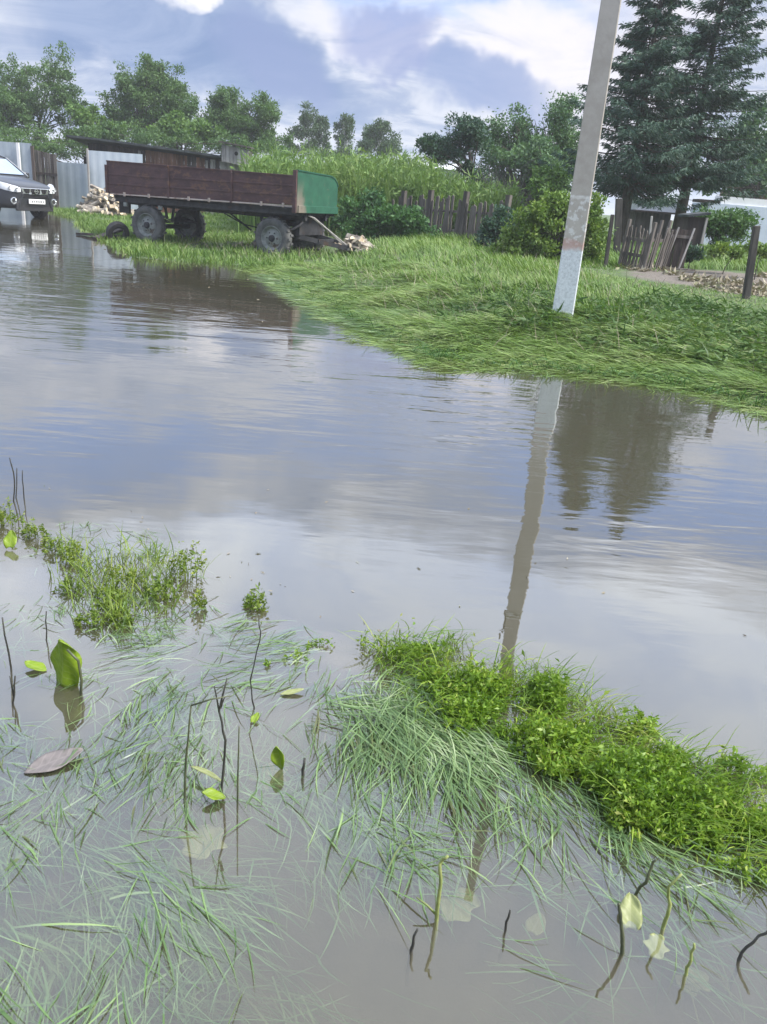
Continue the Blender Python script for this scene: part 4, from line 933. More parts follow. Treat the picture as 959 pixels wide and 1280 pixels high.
# ------------------------------------------------------------------ sheet metal fence at left
def fence():
    specs = [(-60, 19.5, 172, 33, 'sheet_steel'), (24, 39, 178, 33, 'sheet_steel'), (70, 108.5, 202, 34, 'sheet_steel'), (108.5, 178, 187.5, 34.2, 'sheet_pale')]
    c = AT(60, 240, 33.5); g = gz1(c[0], 33.5); root = empty('sheet_fence', (c[0], 33.5, g)); o0 = np.array([c[0], 33.5, g])
    for xa, xb, yt, D, mat in specs:
        step = 26 if xa > 0 else 40
        A, B = AT(xa, yt, D) - o0, AT(xb, yt + (xb - xa) * 0.075, D) - o0
        mb = MB(); n = max(10, int((B[0] - A[0]) / 0.075)); vs = []
        for k in range(n + 1):
            t = k / n; x = A[0] + (B[0] - A[0]) * t; y = A[1] + (0.003 if k % 4 < 2 else -0.003); zt_ = A[2] + (B[2] - A[2]) * t
            vs += [(x, y, -0.1), (x, y, zt_), (x, y + 0.012, zt_), (x, y + 0.012, -0.1)]
        fs = []
        for k in range(n):
            a, b = 4 * k, 4 * k + 4; fs += [(a, b, b + 1, a + 1), (a + 1, b + 1, b + 2, a + 2), (a + 2, b + 2, b + 3, a + 3)]
        mb.add(vs, fs); mb.build('sheet', mat, root)
    for px, yt, D, mat, wd in ((22, 180, 32.9, 'plate_white', 0.10), (109, 187, 33.9, 'wood_grey', 0.06), (40, 184, 32.95, 'wood_dark', 0.1)):
        A = AT(px, yt, D) - o0; mb = MB(); mb.box((A[0], A[1], A[2] / 2), (wd, 0.08, A[2] + 0.1)); mb.build('post', mat, root)
    tag(root, 'grey sheet metal fence panels behind the car and firewood', 'fence')
    A, B = AT(39, 186, 33.2), AT(70, 190, 33.2); root = empty('plank_gate', ((A[0] + B[0]) / 2, 33.2, g)); n = 8; W_ = B[0] - A[0]; rng = random.Random(2)
    for k in range(n):
        h = A[2] - g - 0.02 * k; mb = MB(); mb.box((-W_ / 2 + W_ * (k + 0.5) / n, rng.uniform(-0.01, 0.01), h / 2), (W_ / n - 0.015, 0.03, h)); mb.build('plank', 'wood_old' if k % 3 else 'wood_dark', root)
    mb = MB(); mb.bar((-W_ / 2, -0.03, 0.5), (W_ / 2, -0.03, 0.5), 0.03, 0.09); mb.bar((-W_ / 2, -0.03, 1.3), (W_ / 2, -0.03, 1.3), 0.03, 0.09); mb.build('rail', 'wood_dark', root)
    tag(root, 'brown weathered plank gate between the metal fence sheets', 'gate')
fence()

# ------------------------------------------------------------------ picket fences and posts
def picket_fence(name, pa, pb, D0, D1, n, h, label, mat, wd=0.07, lean=0.0, seed=1, posts=(0.0, 0.5, 1.0), rails=(0.3, 0.75), gaps=0.08, zlift=0.0, pw=0.13):
    A, B = AT(pa, 300, D0), AT(pb, 300, D1); rng = random.Random(seed); mid = (A + B) / 2; g = gz1(mid[0], mid[1]) + zlift
    root = empty(name, (mid[0], mid[1], g)); a, b = Vector((A[0] - mid[0], A[1] - mid[1], 0)), Vector((B[0] - mid[0], B[1] - mid[1], 0))
    d = (b - a).normalized(); rz = math.atan2(d.y, d.x); rot = Matrix.Rotation(rz, 3, 'Z')
    for k in range(n):
        if rng.random() < gaps: continue
        t = (k + 0.5) / n; p = a.lerp(b, t); hh = h * rng.uniform(0.86, 1.08); gg = gz1(mid[0] + p.x, mid[1] + p.y) - g + zlift
        mb = MB(); ln = rng.gauss(lean, 0.05)
        wq = wd * rng.uniform(0.8, 1.15)
        poly = [(-wq / 2, -0.05), (wq / 2, -0.05), (wq / 2, hh - 0.04), (rng.uniform(-0.01, 0.02), hh), (-wq / 2, hh - 0.03)]
        mb.prism(poly, 0.022); o = mb.build('picket', mat, root); o.location = (p.x, p.y, gg); o.rotation_euler = (0, ln, rz)
    for f in rails:
        mb = MB(); gA = gz1(A[0], A[1]) - g + zlift; gB = gz1(B[0], B[1]) - g + zlift
        mb.bar(a + Vector((0, 0.03, gA + h * f)), b + Vector((0, 0.03, gB + h * f)), 0.03, 0.06); mb.build('rail', mat, root)
    for t in posts:
        p = a.lerp(b, t); gg = gz1(mid[0] + p.x, mid[1] + p.y) - g + zlift; mb = MB(); mb.box((0, 0, h * 0.56), (pw, pw * 0.85, h * 1.24)); o = mb.build('post', mat, root); o.location = (p.x, p.y + 0.02, gg); o.rotation_euler = (0, rng.gauss(lean * 0.6, 0.02), rz)
    return tag(root, label, 'fence')
picket_fence('picket_fence', 488, 628, 24.5, 21.5, 44, 1.05, 'grey weathered picket fence behind the nettles left of the pole', 'wood_old', 0.075, 0.0, 3, (0.10, 0.36, 0.66, 1.0), gaps=0.12)
picket_fence('picket_fence', 780, 812, 17.2, 16.6, 14, 0.78, 'low close set grey picket fence at the back of the dug bed', 'wood_old', 0.03, 0.05, 6, (0.0, 1.0), (0.35, 0.72), gaps=0.0, pw=0.06)
picket_fence('picket_fence', 814, 838, 16.8, 17.2, 10, 0.82, 'tumbledown grey pickets leaning right beside the board panel', 'wood_old', 0.03, 0.22, 7, (0.2, 0.7), (0.7,), gaps=0.1, pw=0.055)
def board_panel():
    A, B = AT(836, 300, 17.6), AT(862, 300, 17.6); g = gz1(A[0], 17.6); root = empty('board_panel', ((A[0] + B[0]) / 2, 17.6, g)); W_ = B[0] - A[0]
    for k in range(6):
        mb = MB(); mb.box((-W_ / 2 + W_ * (k + 0.5) / 6, 0.01 * (k % 2), 0.40), (W_ / 6 - 0.008, 0.025, 0.80)); mb.build('board', 'wood_dark', root)
    mb = MB(); mb.bar((-W_ / 2 - 0.05, -0.03, 0.66), (W_ / 2 + 0.05, -0.03, 0.66), 0.03, 0.06); mb.bar((-W_ / 2 - 0.3, -0.1, 0.02), (W_ / 2 + 0.2, -0.1, 0.02), 0.10, 0.05); mb.build('rail', 'wood_old', root)
    for x in (-0.12, 0.20):
        mb = MB(); mb.bar((x - 0.12, -0.08, 0.0), (x + 0.05, -0.06, 0.84), 0.035, 0.03); mb.build('prop', 'wood_grey', root)
    tag(root, 'dark upright board panel with leaning props at the bed corner', 'fence')
    A = AT(866, 300, 19.5); g = gz1(A[0], 19.5); root = empty('lean_to', (A[0], 19.5, g))
    mb = MB(); mb.box((0.0, 0.3, 0.52), (0.36, 0.6, 1.04)); mb.build('wall', 'wood_dark', root)
    mb = MB(); mb.box((0.0, 0.28, 1.09), (0.50, 0.8, 0.05), Matrix.Rotation(R(-10), 3, 'Y')); mb.build('roof', 'roof_felt', root)
    mb = MB(); mb.box((0.21, -0.02, 0.52), (0.05, 0.06, 1.04)); mb.build('post', 'wood_grey', root)
    tag(root, 'small dark outhouse behind the board panel under the spruces', 'outhouse')
board_panel()
def post(base_px, top_px, z, wd, label, mat='post_dark'):
    b = G(*base_px, z); b[2] = gz1(b[0], b[1]); t = AT(*top_px, b[1]); root = empty('fence_post', tuple(b)); mb = MB()
    v = Vector((t[0] - b[0], 0, t[2] - b[2])); mb.bar(Vector((0, 0, -0.15)) - v * 0.02, v, wd, wd * 0.9, up=(0, 1, 0), taper=0.9)
    mb.build('shaft', mat, root, bevel=0.01); return tag(root, label, 'post', 'single fence posts in the garden')
post((934, 372), (946, 282), 0.5, 0.10, 'dark leaning wooden post at the near right corner of the dug bed')
post((757, 334), (766, 268), 0.5, 0.075, 'dark leaning post just right of the pole beside the garden bush')
post((772, 320), (774, 248), 0.55, 0.16, 'broad dark stub post at the left end of the low picket fence')
post((809, 328), (815, 270), 0.5, 0.05, 'thin grey stake standing above the low picket fence', 'wood_grey')
post((822, 332), (836, 283), 0.5, 0.055, 'pale stake leaning right among the tumbledown pickets', 'wood_grey')

# ------------------------------------------------------------------ far buildings at right
def house_right():
    D = 30.5; A, B = AT(884, 268, D), AT(1010, 280, D); g = 0.55; root = empty('pale_house', ((A[0] + B[0]) / 2, D, g)); W_ = B[0] - A[0]; h = AT(920, 256, D)[2] - g
    mb = MB(); mb.box((0, 0.9, h / 2), (W_, 1.8, h)); mb.build('wall', 'blue_wall', root)
    mb = MB(); mb.box((-0.5, 0.4, h + 0.12), (1.75, 0.7, 0.26)); mb.build('parapet', 'plate_white', root)
    mb = MB(); mb.box((-1.75, 0.5, h + 0.05), (0.75, 0.7, 0.10)); mb.build('ledge', 'wood_dark', root)
    tag(root, 'long pale blue wall of a low building at the far right', 'building')
    D = 40.0; A, B = AT(930, 240, D), AT(1000, 250, D); root = empty('brick_house', ((A[0] + B[0]) / 2, D, g)); W_ = B[0] - A[0]; h = AT(940, 239, D)[2] - g
    mb = MB(); mb.box((0, 1.5, h / 2), (W_, 3, h)); mb.build('wall', 'brick_old', root)
    mb = MB(); mb.box((-0.1, 1.3, h + 0.10), (W_ + 0.5, 4.0, 0.14), Matrix.Rotation(R(14), 3, 'Y')); mb.build('roof', 'roof_pale', root)
    mb = MB(); mb.box((0.15, -0.03, h - 0.62), (0.6, 0.08, 0.6)); mb.build('shutter', 'yellow_paint', root)
    mb = MB(); mb.box((-W_ / 2, -0.05, h / 2), (0.16, 0.14, h)); mb.build('corner_board', 'plate_white', root)
    tag(root, 'brick house with a sloping pale roof at the far right edge', 'house')
    D = 33.0; A, B = AT(796, 258, D), AT(846, 262, D); root = empty('white_shed', ((A[0] + B[0]) / 2, D, g)); W_ = B[0] - A[0]; zt_ = AT(820, 251, D)[2] - g; zb = AT(820, 264, D)[2] - g
    mb = MB(); mb.box((0, 0.6, (zt_ + zb) / 2), (W_, 1.2, zt_ - zb)); mb.build('wall', 'white_wall', root)
    mb = MB(); mb.box((0, 0.7, zb / 2 - 0.04), (W_ - 0.2, 1.0, zb - 0.02)); mb.build('base', 'wood_old', root)
    mb = MB(); mb.box((0, 0.5, zb - 0.03), (W_ + 0.2, 1.5, 0.06)); mb.build('beam', 'wood_dark', root)
    mb = MB(); mb.box((0, 0.6, zt_ + 0.03), (W_ + 0.15, 1.4, 0.05)); mb.build('roof', 'roof_pale', root)
    tag(root, 'low white shed glimpsed between the two spruce trunks', 'shed')
    D = 52.0; A, B = AT(526, 222, D), AT(578, 226, D); root = empty('white_house', ((A[0] + B[0]) / 2, D, 0.9)); W_ = B[0] - A[0]; h = AT(550, 211, D)[2] - 0.9
    mb = MB(); mb.box((0, 2, h / 2), (W_, 4, h)); mb.build('wall', 'white_wall', root)
    mb = MB(); vs = [(-W_ / 2 - 0.2, -0.3, h), (W_ / 2 + 0.2, -0.3, h), (W_ / 2 + 0.2, 4.3, h), (-W_ / 2 - 0.2, 4.3, h), (-W_ / 2 - 0.2, 2, h + 0.42), (W_ / 2 + 0.2, 2, h + 0.42)]
    mb.add(vs, [(0, 1, 5, 4), (2, 3, 4, 5), (0, 4, 3), (1, 2, 5), (3, 2, 1, 0)]); mb.build('roof', 'roof_pale', root)
    tag(root, 'distant white house behind the tall weeds and dark tree', 'house')
house_right()

# ------------------------------------------------------------------ parked car
def car():
    c = AT(45, 267, 26.0); hd = math.atan2(-math.cos(R(62)), math.sin(R(62))); S_ = 1.08
    f = Vector((math.cos(hd), math.sin(hd), 0)); loc = Vector((c[0], 26.0, 0.0)) - f * 2.3 * S_
    root = empty('parked_car', (loc.x, loc.y, -0.02), hd, S_)
    st = [(-2.32, .55, .50, .86), (-2.28, .78, .42, 1.0), (-1.95, .87, .30, 1.08), (-1.2, .895, .26, 1.10), (0, .90, .25, 1.10), (0.7, .90, .25, 1.12), (1.05, .895, .25, 1.13), (1.5, .885, .26, 1.075), (1.85, .865, .27, 1.01), (2.08, .81, .28, .955), (2.22, .70, .29, .905), (2.30, .56, .32, .865), (2.33, .40, .40, .80)]
    n = 24; vs = []
    for x, wv, zb, zt_ in st:
        for k in range(n):
            a = 2 * PI * k / n; ca, sa = math.cos(a), math.sin(a); e = 0.36
            y = wv * abs(ca) ** e * (1 if ca > 0 else -1); z = (zb + zt_) / 2 + (zt_ - zb) / 2 * abs(sa) ** e * (1 if sa > 0 else -1)
            if z > 0.8: y *= 1 - 0.10 * (z - 0.8) / 0.3
            vs.append((x, y, z))
    fs = [(i * n + k, (i + 1) * n + k, (i + 1) * n + (k + 1) % n, i * n + (k + 1) % n) for i in range(len(st) - 1) for k in range(n)]
    fs += [tuple(range(n)), tuple(range((len(st) - 1) * n, len(st) * n))[::-1]]
    mb = MB(); mb.add(vs, fs); body = smooth_by_angle(mb.build('body', 'car_paint', root), 50)
    # cabin
    mb = MB(); prof = [(1.02, 1.10, .80), (0.72, 1.32, .73), (0.34, 1.56, .665), (0.05, 1.645, .63), (-0.8, 1.675, .63), (-1.7, 1.62, .62), (-1.98, 1.50, .64), (-2.18, 1.08, .76)]
    vs = [(x, y, z) for x, z, y in prof] + [(x, -y, z) for x, z, y in prof]
    vs += [(1.0, .86, 1.08), (-2.16, .84, 1.06), (1.0, -.86, 1.08), (-2.16, -.84, 1.06)]; m = len(prof)
    fs = [(i, i + 1, m + i + 1, m + i) for i in range(m - 1)] + [(2 * m,) + tuple(range(m)) + (2 * m + 1,), tuple([2 * m + 3] + list(range(2 * m - 1, m - 1, -1)) + [2 * m + 2])]
    mb.add(vs, fs); mb.build('cabin', 'car_paint', root, bevel=0.03)
    def quad(name, pts, mat, off):
        p = [Vector(q) for q in pts]; nn = (p[1] - p[0]).cross(p[2] - p[0]).normalized() * off
        b = MB(); k = len(p); b.add([q + nn for q in p] + [q + nn * 0.2 for q in p], [tuple(range(k)), tuple(range(k, 2 * k))[::-1]] + [(i, k + i, k + (i + 1) % k, (i + 1) % k) for i in range(k)]); return b.build(name, mat, root)
    quad('windscreen', [(0.965, -.735, 1.155), (0.965, .735, 1.155), (0.375, .61, 1.545), (0.375, -.61, 1.545)], 'car_glass', 0.02)
    for s_ in (1, -1):
        a = [(0.62, .80 * s_, 1.14), (-0.35, .825 * s_, 1.14), (-0.35, .66 * s_, 1.56), (0.22, .665 * s_, 1.55)]
        b2 = [(-0.45, .825 * s_, 1.14), (-1.35, .825 * s_, 1.14), (-1.30, .655 * s_, 1.55), (-0.45, .66 * s_, 1.56)]
        for q in (a, b2):
            if s_ < 0: q = q[::-1]
            quad('side_window', [Vector(v) + Vector((0, 0.012 * s_, 0)) for v in q], 'car_glass', -0.012 if False else 0.012)
        mb = MB(); mb.bar((1.03, .815 * s_, 1.12), (0.31, .665 * s_, 1.585), 0.05, 0.05); mb.build('pillar', 'steel', root)
        mb = MB(); mb.box((0.72, 0.99 * s_, 1.16), (0.14, 0.20, 0.17), jitter=0.005); mb.build('mirror', 'car_paint', root, bevel=0.04)
        # headlight: wraps round the corner
        path = [(2.335, .47, .735, .84), (2.325, .56, .725, .872), (2.265, .69, .73, .905), (2.14, .80, .755, .945), (1.98, .865, .79, .975), (1.86, .885, .83, .985)]
        mb = MB(); vs = []
        for x, y, za, zc_ in path:
            vs += [(x + 0.012, (y + 0.012) * s_, za), (x + 0.025, (y + 0.02) * s_, (za + zc_) / 2), (x - 0.005, (y + 0.004) * s_, zc_), (x - 0.06, (y - 0.06) * s_, (za + zc_) / 2)]
        fs = []
        for i in range(len(path) - 1):
            for k in range(4):
                q = (4 * i + k, 4 * i + (k + 1) % 4, 4 * i + 4 + (k + 1) % 4, 4 * i + 4 + k); fs.append(q if s_ > 0 else q[::-1])
        mb.add(vs, fs); hl = smooth_by_angle(mb.build('headlight', 'lamp_white', root), 50)
        mb = MB()
        for x, y, z in ((2.315, .60, .80), (2.22, .745, .825)): mb.lathe([(0.03, 0.0), (0.052, 0.012), (0.046, 0.018), (0.02, 0.008), (0.001, 0.006)], (x + 0.02, y * s_, z), axis='X', n=14)
        mb.build('reflector', 'steel', hl)
        mb = MB(); mb.lathe([(0.055, 0.0), (0.092, 0.0), (0.092, 0.03), (0.072, 0.035), (0.06, 0.01), (0.055, 0.0)], (2.255, .665 * s_, .50), axis='X', n=22)
        fo = smooth_by_angle(mb.build('fog_lamp', 'chrome', root)); mb = MB(); mb.lathe([(0.001, 0.012), (0.065, 0.012), (0.065, -0.03)], (2.25, .665 * s_, .50), axis='X', n=18); mb.build('lens', 'car_plastic', fo)
        mb = MB(); mb.bar((2.335, .40 * s_, .70), (2.31, .54 * s_, .33), 0.05, 0.05); mb.build('bumper_crease', 'car_paint', root, bevel=0.015)
    # grille: chrome surround, dark slots, round emblem; plastic lower bumper; number plate
    mb = MB(); mb.prism([(-.46, .845), (.46, .845), (.40, .70), (.16, .685), (-.16, .685), (-.40, .70)], 0.05, lambda u, v, w_: (2.345 + w_ - 0.05 * abs(u), u, v)); gr = mb.build('grille', 'chrome', root, bevel=0.008)
    for s_ in (1, -1):
        mb = MB(); mb.prism([(.20 * s_, .825), (.38 * s_, .825), (.34 * s_, .72), (.22 * s_, .712)], 0.02, lambda u, v, w_: (2.372 + w_ - 0.05 * abs(u), u, v)); mb.build('slot', 'hole_black', gr)
    mb = MB(); mb.prism([(-.145, .835), (.145, .835), (.12, .70), (-.12, .70)], 0.02, lambda u, v, w_: (2.370 + w_ * 0.5, u, v)); mb.build('slot', 'hole_black', gr)
    mb = MB(); mb.lathe([(0.043, 0), (0.062, 0), (0.062, 0.016), (0.043, 0.016), (0.043, 0)], (2.378, 0, .768), axis='X', n=22); mb.box((2.388, 0, .768), (0.016, 0.16, 0.026)); mb.build('emblem', 'chrome', gr)
    mb = MB(); mb.prism([(-.42, .655), (.42, .655), (.38, .60), (-.38, .60)], 0.03, lambda u, v, w_: (2.335 + w_, u, v)); mb.build('air_intake', 'hole_black', root)
    mb = MB(); mb.prism([(-.62, .42), (-.50, .555), (.50, .555), (.62, .42), (.60, .24), (-.60, .24)], 0.10, lambda u, v, w_: (2.305 + w_ - 0.12 * abs(u) ** 2, u, v)); mb.build('lower_bumper', 'car_plastic', root, bevel=0.02)
    mb = MB(); mb.box((2.385, 0, .50), (0.02, .54, .125)); pl = mb.build('number_plate', 'plate_white', root, bevel=0.004)
    mb = MB(); x = -0.2
    for wd in (0.035, 0.05, 0.04, 0.045, 0.035, 0.05):
        mb = MB(); mb.box((2.3965, -x, .50), (0.003, wd, 0.055)); mb.build('character', 'steel', pl); x += 0.072
    for x in (1.42, -1.35):
        for s_ in (1, -1):
            e = empty('wheel', (x, .80 * s_, 0.34)); e.parent = root; e.rotation_euler = (0, 0, 0 if s_ > 0 else PI)
            t = MB(); t.lathe([(0.22, .10), (.30, .12), (.34, .08), (.34, -.08), (.30, -.12), (.22, -.1)], n=28); smooth_by_angle(t.build('tyre', 'rubber', e))
            t = MB(); t.lathe([(.225, .10), (.20, .09), (.17, .05), (.05, .07), (.001, .08)], n=20); smooth_by_angle(t.build('rim', 'steel', e))
            t = MB(); t.lathe([(.37, .09), (.42, .105), (.44, .09), (.44, .0)], (x, .80 * s_, 0.34) if s_ > 0 else (x, .80 * s_, .34), n=28)
    tag(root, 'dark grey car with white headlights parked in the floodwater at left edge', 'car')
car()

# ------------------------------------------------------------------ near bank: drowned and floating grass
def clumped(poly, n, per, sig, z=0.0, rng=RNG):
    c = px_poly_sample(poly, max(3, n // per), z); k = rng.integers(0, len(c), n)
    return c[k] + rng.normal(0, 1, (n, 2)) * sig, k, len(c)
def lay(poly, n, head, hs, L, zr, per=30, sig=0.04, wd=(0.0022, 0.0042), a0=(1.2, 1.6), a1=(1.5, 1.75), zmin=-0.2, hc=0.42, seg=4, dz=0.006):
    q, k, nc = clumped(poly, n, per, sig); ch = RNG.normal(head, hc, nc); cz = RNG.uniform(*zr, nc) - dz
    root = np.concatenate([q, (cz[k] + RNG.normal(0, 0.006, n))[:, None]], 1)
    hd = ch[k] + RNG.normal(0, hs, n); Ls = RNG.uniform(*L, n)
    V, F = blades(root, hd, Ls, RNG.uniform(*wd, n) * np.exp(RNG.normal(0, 0.28, n)), RNG.uniform(*a0, n), RNG.uniform(*a1, n), seg, zmin=(lambda x, y: np.full(x.shape, zmin)), curl=RNG.normal(0, 0.10, n), side=RNG.normal(0, 0.35, n))
    return V, F
DN = -PI / 2
surf = [
    # big fan of pale blades left of the green mound
    lay([(400, 830), (500, 800), (560, 860), (580, 960), (480, 980), (400, 900)], 1144, DN + 0.55, 0.25, (0.12, 0.24), (-0.006, 0.010), 40, 0.055, a0=(1.25, 1.55), a1=(1.55, 1.75), dz=0.005),
    lay([(470, 870), (580, 900), (620, 960), (560, 1010), (480, 960)], 660, DN + 0.5, 0.25, (0.12, 0.24), (-0.006, 0.014), 40, 0.05, a0=(1.2, 1.5), a1=(1.6, 1.8), dz=0.005),
    lay([(190, 790), (330, 770), (400, 800), (390, 850), (260, 880), (170, 850)], 680, DN - 0.7, 0.35, (0.08, 0.18), (-0.016, 0.004), 30, 0.05, wd=(0.0022, 0.0040)),
    lay([(120, 840), (240, 850), (240, 990), (150, 980)], 660, DN + 0.15, 0.3, (0.06, 0.14), (-0.020, 0.003), 26, 0.05, wd=(0.0022, 0.0038)),
    lay([(-160, 900), (120, 890), (180, 960), (130, 1060), (-160, 1060)], 1216, DN + 0.25, 0.4, (0.06, 0.14), (-0.022, 0.003), 24, 0.05, wd=(0.0022, 0.0040)),
    lay([(60, 640), (200, 660), (270, 740), (250, 800), (110, 800), (20, 700)], 528, DN + 0.2, 0.8, (0.05, 0.12), (-0.006, 0.008), 20, 0.04),
    lay([(0, 740), (110, 740), (110, 840), (0, 860)], 167, DN + 0.3, 0.8, (0.05, 0.12), (-0.010, 0.004), 14, 0.03),
    lay([(600, 940), (760, 960), (880, 1060), (800, 1080), (640, 1020)], 396, DN + 0.5, 0.4, (0.10, 0.22), (-0.006, 0.012), 26, 0.05),
    lay([(700, 1000), (930, 1060), (1150, 1140), (1150, 1190), (860, 1090), (760, 1060)], 400, DN + 0.4, 0.45, (0.08, 0.18), (-0.006, 0.014), 24, 0.04),
]
V, F = merge(surf); tag(np_mesh('floating_grass', V, [F], 'grass_float'), 'pale silvery grass lying on the water in the foreground', 'grass', kind='stuff')
deep = [
    lay([(-160, 1030), (160, 1000), (240, 1100), (160, 1380), (-160, 1400)], 2262, DN + 0.75, 0.3, (0.10, 0.24), (-0.055, -0.008), 26, 0.05, wd=(0.0022, 0.0040)),
    lay([(140, 1080), (330, 1060), (440, 1200), (380, 1290), (150, 1290)], 420, DN + 0.9, 0.3, (0.10, 0.22), (-0.075, -0.018), 20, 0.05, wd=(0.0022, 0.0040)),
    lay([(380, 940), (480, 980), (560, 1060), (470, 1100), (400, 1050)], 588, DN + 0.5, 0.3, (0.12, 0.22), (-0.035, -0.004), 26, 0.05, wd=(0.0022, 0.0040)),
    lay([(560, 1030), (880, 1060), (959, 1140), (900, 1200), (620, 1150)], 231, DN + 0.75, 0.4, (0.12, 0.26), (-0.050, -0.008), 14, 0.06, wd=(0.0022, 0.0040)),
    lay([(200, 960), (420, 1000), (500, 1120), (300, 1100)], 179, DN + 0.6, 0.5, (0.06, 0.18), (-0.060, -0.012), 10, 0.05, wd=(0.0022, 0.0040)),
    lay([(560, 1180), (959, 1200), (959, 1290), (500, 1290)], 78, DN + 0.9, 0.4, (0.10, 0.22), (-0.085, -0.030), 10, 0.06, wd=(0.0022, 0.0040)),
    lay([(100, 880), (420, 860), (420, 980), (120, 1010)], 588, DN + 0.3, 0.5, (0.08, 0.18), (-0.040, -0.006), 22, 0.05, wd=(0.0022, 0.0040)),
]
V, F = merge(deep); tag(np_mesh('drowned_grass', V, [F], 'grass_drowned'), 'yellow green grass sunk in the murky shallows', 'grass', kind='stuff')

# leafy weed mats standing out of the water
def weedmat(spots, per_m2, hmax, leaf, rng, lean=0.5, nl=(12, 22)):
    parts = []; stems = []
    for (px, py, rx, ry, hk) in spots:
        c = G(px, py, 0.03)[:2]; dep = np.linalg.norm(np.append(c, 0) - CAM); s = dep / FPX
        ax, ay = rx * s, ry * s * 1.75; n = int(per_m2 * PI * ax * ay)
        a = rng.uniform(0, 2 * PI, n); q = np.sqrt(rng.uniform(0, 1, n)); x = c[0] + ax * q * np.cos(a); y = c[1] + ay * q * np.sin(a)
        kp = rng.uniform(0, 1, n) > np.clip((q - 0.72) * 2.2, 0, 0.8); x, y, q = x[kp], y[kp], q[kp]; n = len(x)
        nz = vnoise(x, y, 8.0, 61, 2); kp = nz > 0.41; x, y, q, nz = x[kp], y[kp], q[kp], nz[kp]; n = len(x)
        H = hmax * hk * (1 - 0.55 * q ** 2) * rng.uniform(0.6, 1.2, n) * (0.15 + 1.75 * nz); hd = rng.uniform(0, 2 * PI, n); ln = rng.uniform(0.0, lean, n)
        for i in range(n):
            k = rng.integers(*nl); t = rng.uniform(0.15, 1, k) ** 0.7
            dx = ln[i] * H[i] * t ** 1.5; P = np.stack([x[i] + dx * math.cos(hd[i]), y[i] + dx * math.sin(hd[i]), -0.01 + H[i] * t], -1)
            P += rng.normal(0, 0.004, P.shape); D = unit(rng.normal(size=(k, 3)) * np.array([1, 1, 0.5]) + np.array([0, 0, 0.45]))
            L = leaf * rng.uniform(0.6, 1.35, k); parts.append((P, D, L))
        rt = np.stack([x, y, np.full(n, -0.02)], -1); stems.append(blades(rt, hd, H * 1.05 + 0.02, np.full(n, 0.0025), np.full(n, 0.05), ln * 1.3, 3))
    C = np.concatenate([p[0] for p in parts]); D = np.concatenate([p[1] for p in parts]); L = np.concatenate([p[2] for p in parts])
    V, F = leaves(C, D, L, L * rng.uniform(0.35, 0.55, len(L)), 0.25, rng)
    return merge([(V, F)] + stems)
rng = np.random.default_rng(77)
right = [(530, 818, 45, 18, 0.8), (580, 850, 55, 28, 1.0), (640, 862, 50, 26, 1.0), (680, 868, 30, 24, 1.1), (600, 895, 45, 22, 0.8), (690, 925, 55, 24, 0.9), (745, 920, 30, 20, 0.8),
         (770, 975, 60, 26, 1.0), (830, 960, 50, 24, 1.0), (810, 1010, 55, 24, 0.9), (880, 990, 55, 26, 1.1), (800, 905, 22, 12, 0.7), (930, 980, 45, 28, 1.1), (870, 1030, 50, 18, 0.7), (940, 1060, 40, 24, 0.9), (990, 1040, 60, 40, 1.0), (960, 1010, 40, 24, 0.8), (700, 960, 30, 12, 0.6), (1050, 1080, 55, 30, 1.0), (1110, 1130, 50, 28, 0.9), (1060, 1040, 50, 24, 1.0), (1150, 1110, 40, 24, 0.9)]
V, F = weedmat(right, 4600, 0.076, 0.0155, rng)
gq, k, nc = clumped([(470, 795), (560, 800), (700, 850), (880, 950), (959, 980), (959, 1080), (800, 1030), (640, 930), (520, 880)], 3600, 30, 0.04)
n = len(gq); rt = np.concatenate([gq, np.full((n, 1), -0.01)], 1)
bl = blades(rt, DN + 0.3 + RNG.normal(0, 0.9, n), RNG.uniform(0.06, 0.17, n), RNG.uniform(0.0022, 0.004, n), RNG.uniform(0.1, 0.8, n), RNG.uniform(0.8, 2.0, n), 4)
kq = RNG.integers(0, n, 420); Cb = np.concatenate([gq[kq], RNG.uniform(0.01, 0.055, (420, 1))], 1)
big = leaves(Cb, unit(np.stack([RNG.normal(0, 1, 420), RNG.normal(-0.3, 1, 420), RNG.normal(0.3, 0.5, 420)], -1)), RNG.uniform(0.014, 0.032, 420), RNG.uniform(0.006, 0.013, 420))
V, F = merge([(V, F), bl, big]); tag(np_mesh('weed_mat', V, [F], 'weed_near'), 'bright green leafy weed mat rising from the water at lower right', 'weeds', kind='stuff')
left = [(-40, 640, 30, 9, 0.9), (-90, 628, 30, 9, 0.8), (165, 715, 30, 14, 1.0), (130, 745, 24, 12, 0.7), (60, 680, 18, 7, 0.8), (95, 692, 18, 9, 0.8), (205, 705, 24, 9, 1.1), (238, 712, 16, 9, 1.2), (245, 752, 12, 7, 0.7), (112, 772, 16, 8, 0.4), (180, 688, 18, 7, 1.1), (12, 648, 18, 7, 0.9), (40, 662, 16, 6, 0.7), (150, 770, 16, 7, 0.4), (200, 735, 22, 10, 0.6), (85, 730, 14, 7, 0.4)]
V, F = weedmat(left, 3300, 0.10, 0.015, rng, 0.5, (8, 16))
gq, k, nc = clumped([(70, 680), (180, 690), (250, 720), (230, 760), (150, 790), (60, 740)], 700, 24, 0.04); n = len(gq); rt = np.concatenate([gq, np.full((n, 1), -0.01)], 1)
bl = blades(rt, RNG.uniform(0, 2 * PI, n), RNG.uniform(0.06, 0.15, n), RNG.uniform(0.0025, 0.0045, n), RNG.uniform(0.1, 0.8, n), RNG.uniform(0.6, 1.8, n), 3)
V, F = merge([(V, F), bl]); tag(np_mesh('weed_mat', V, [F], 'weed_olive'), 'olive green weed mat rising from the water at left', 'weeds', kind='stuff')
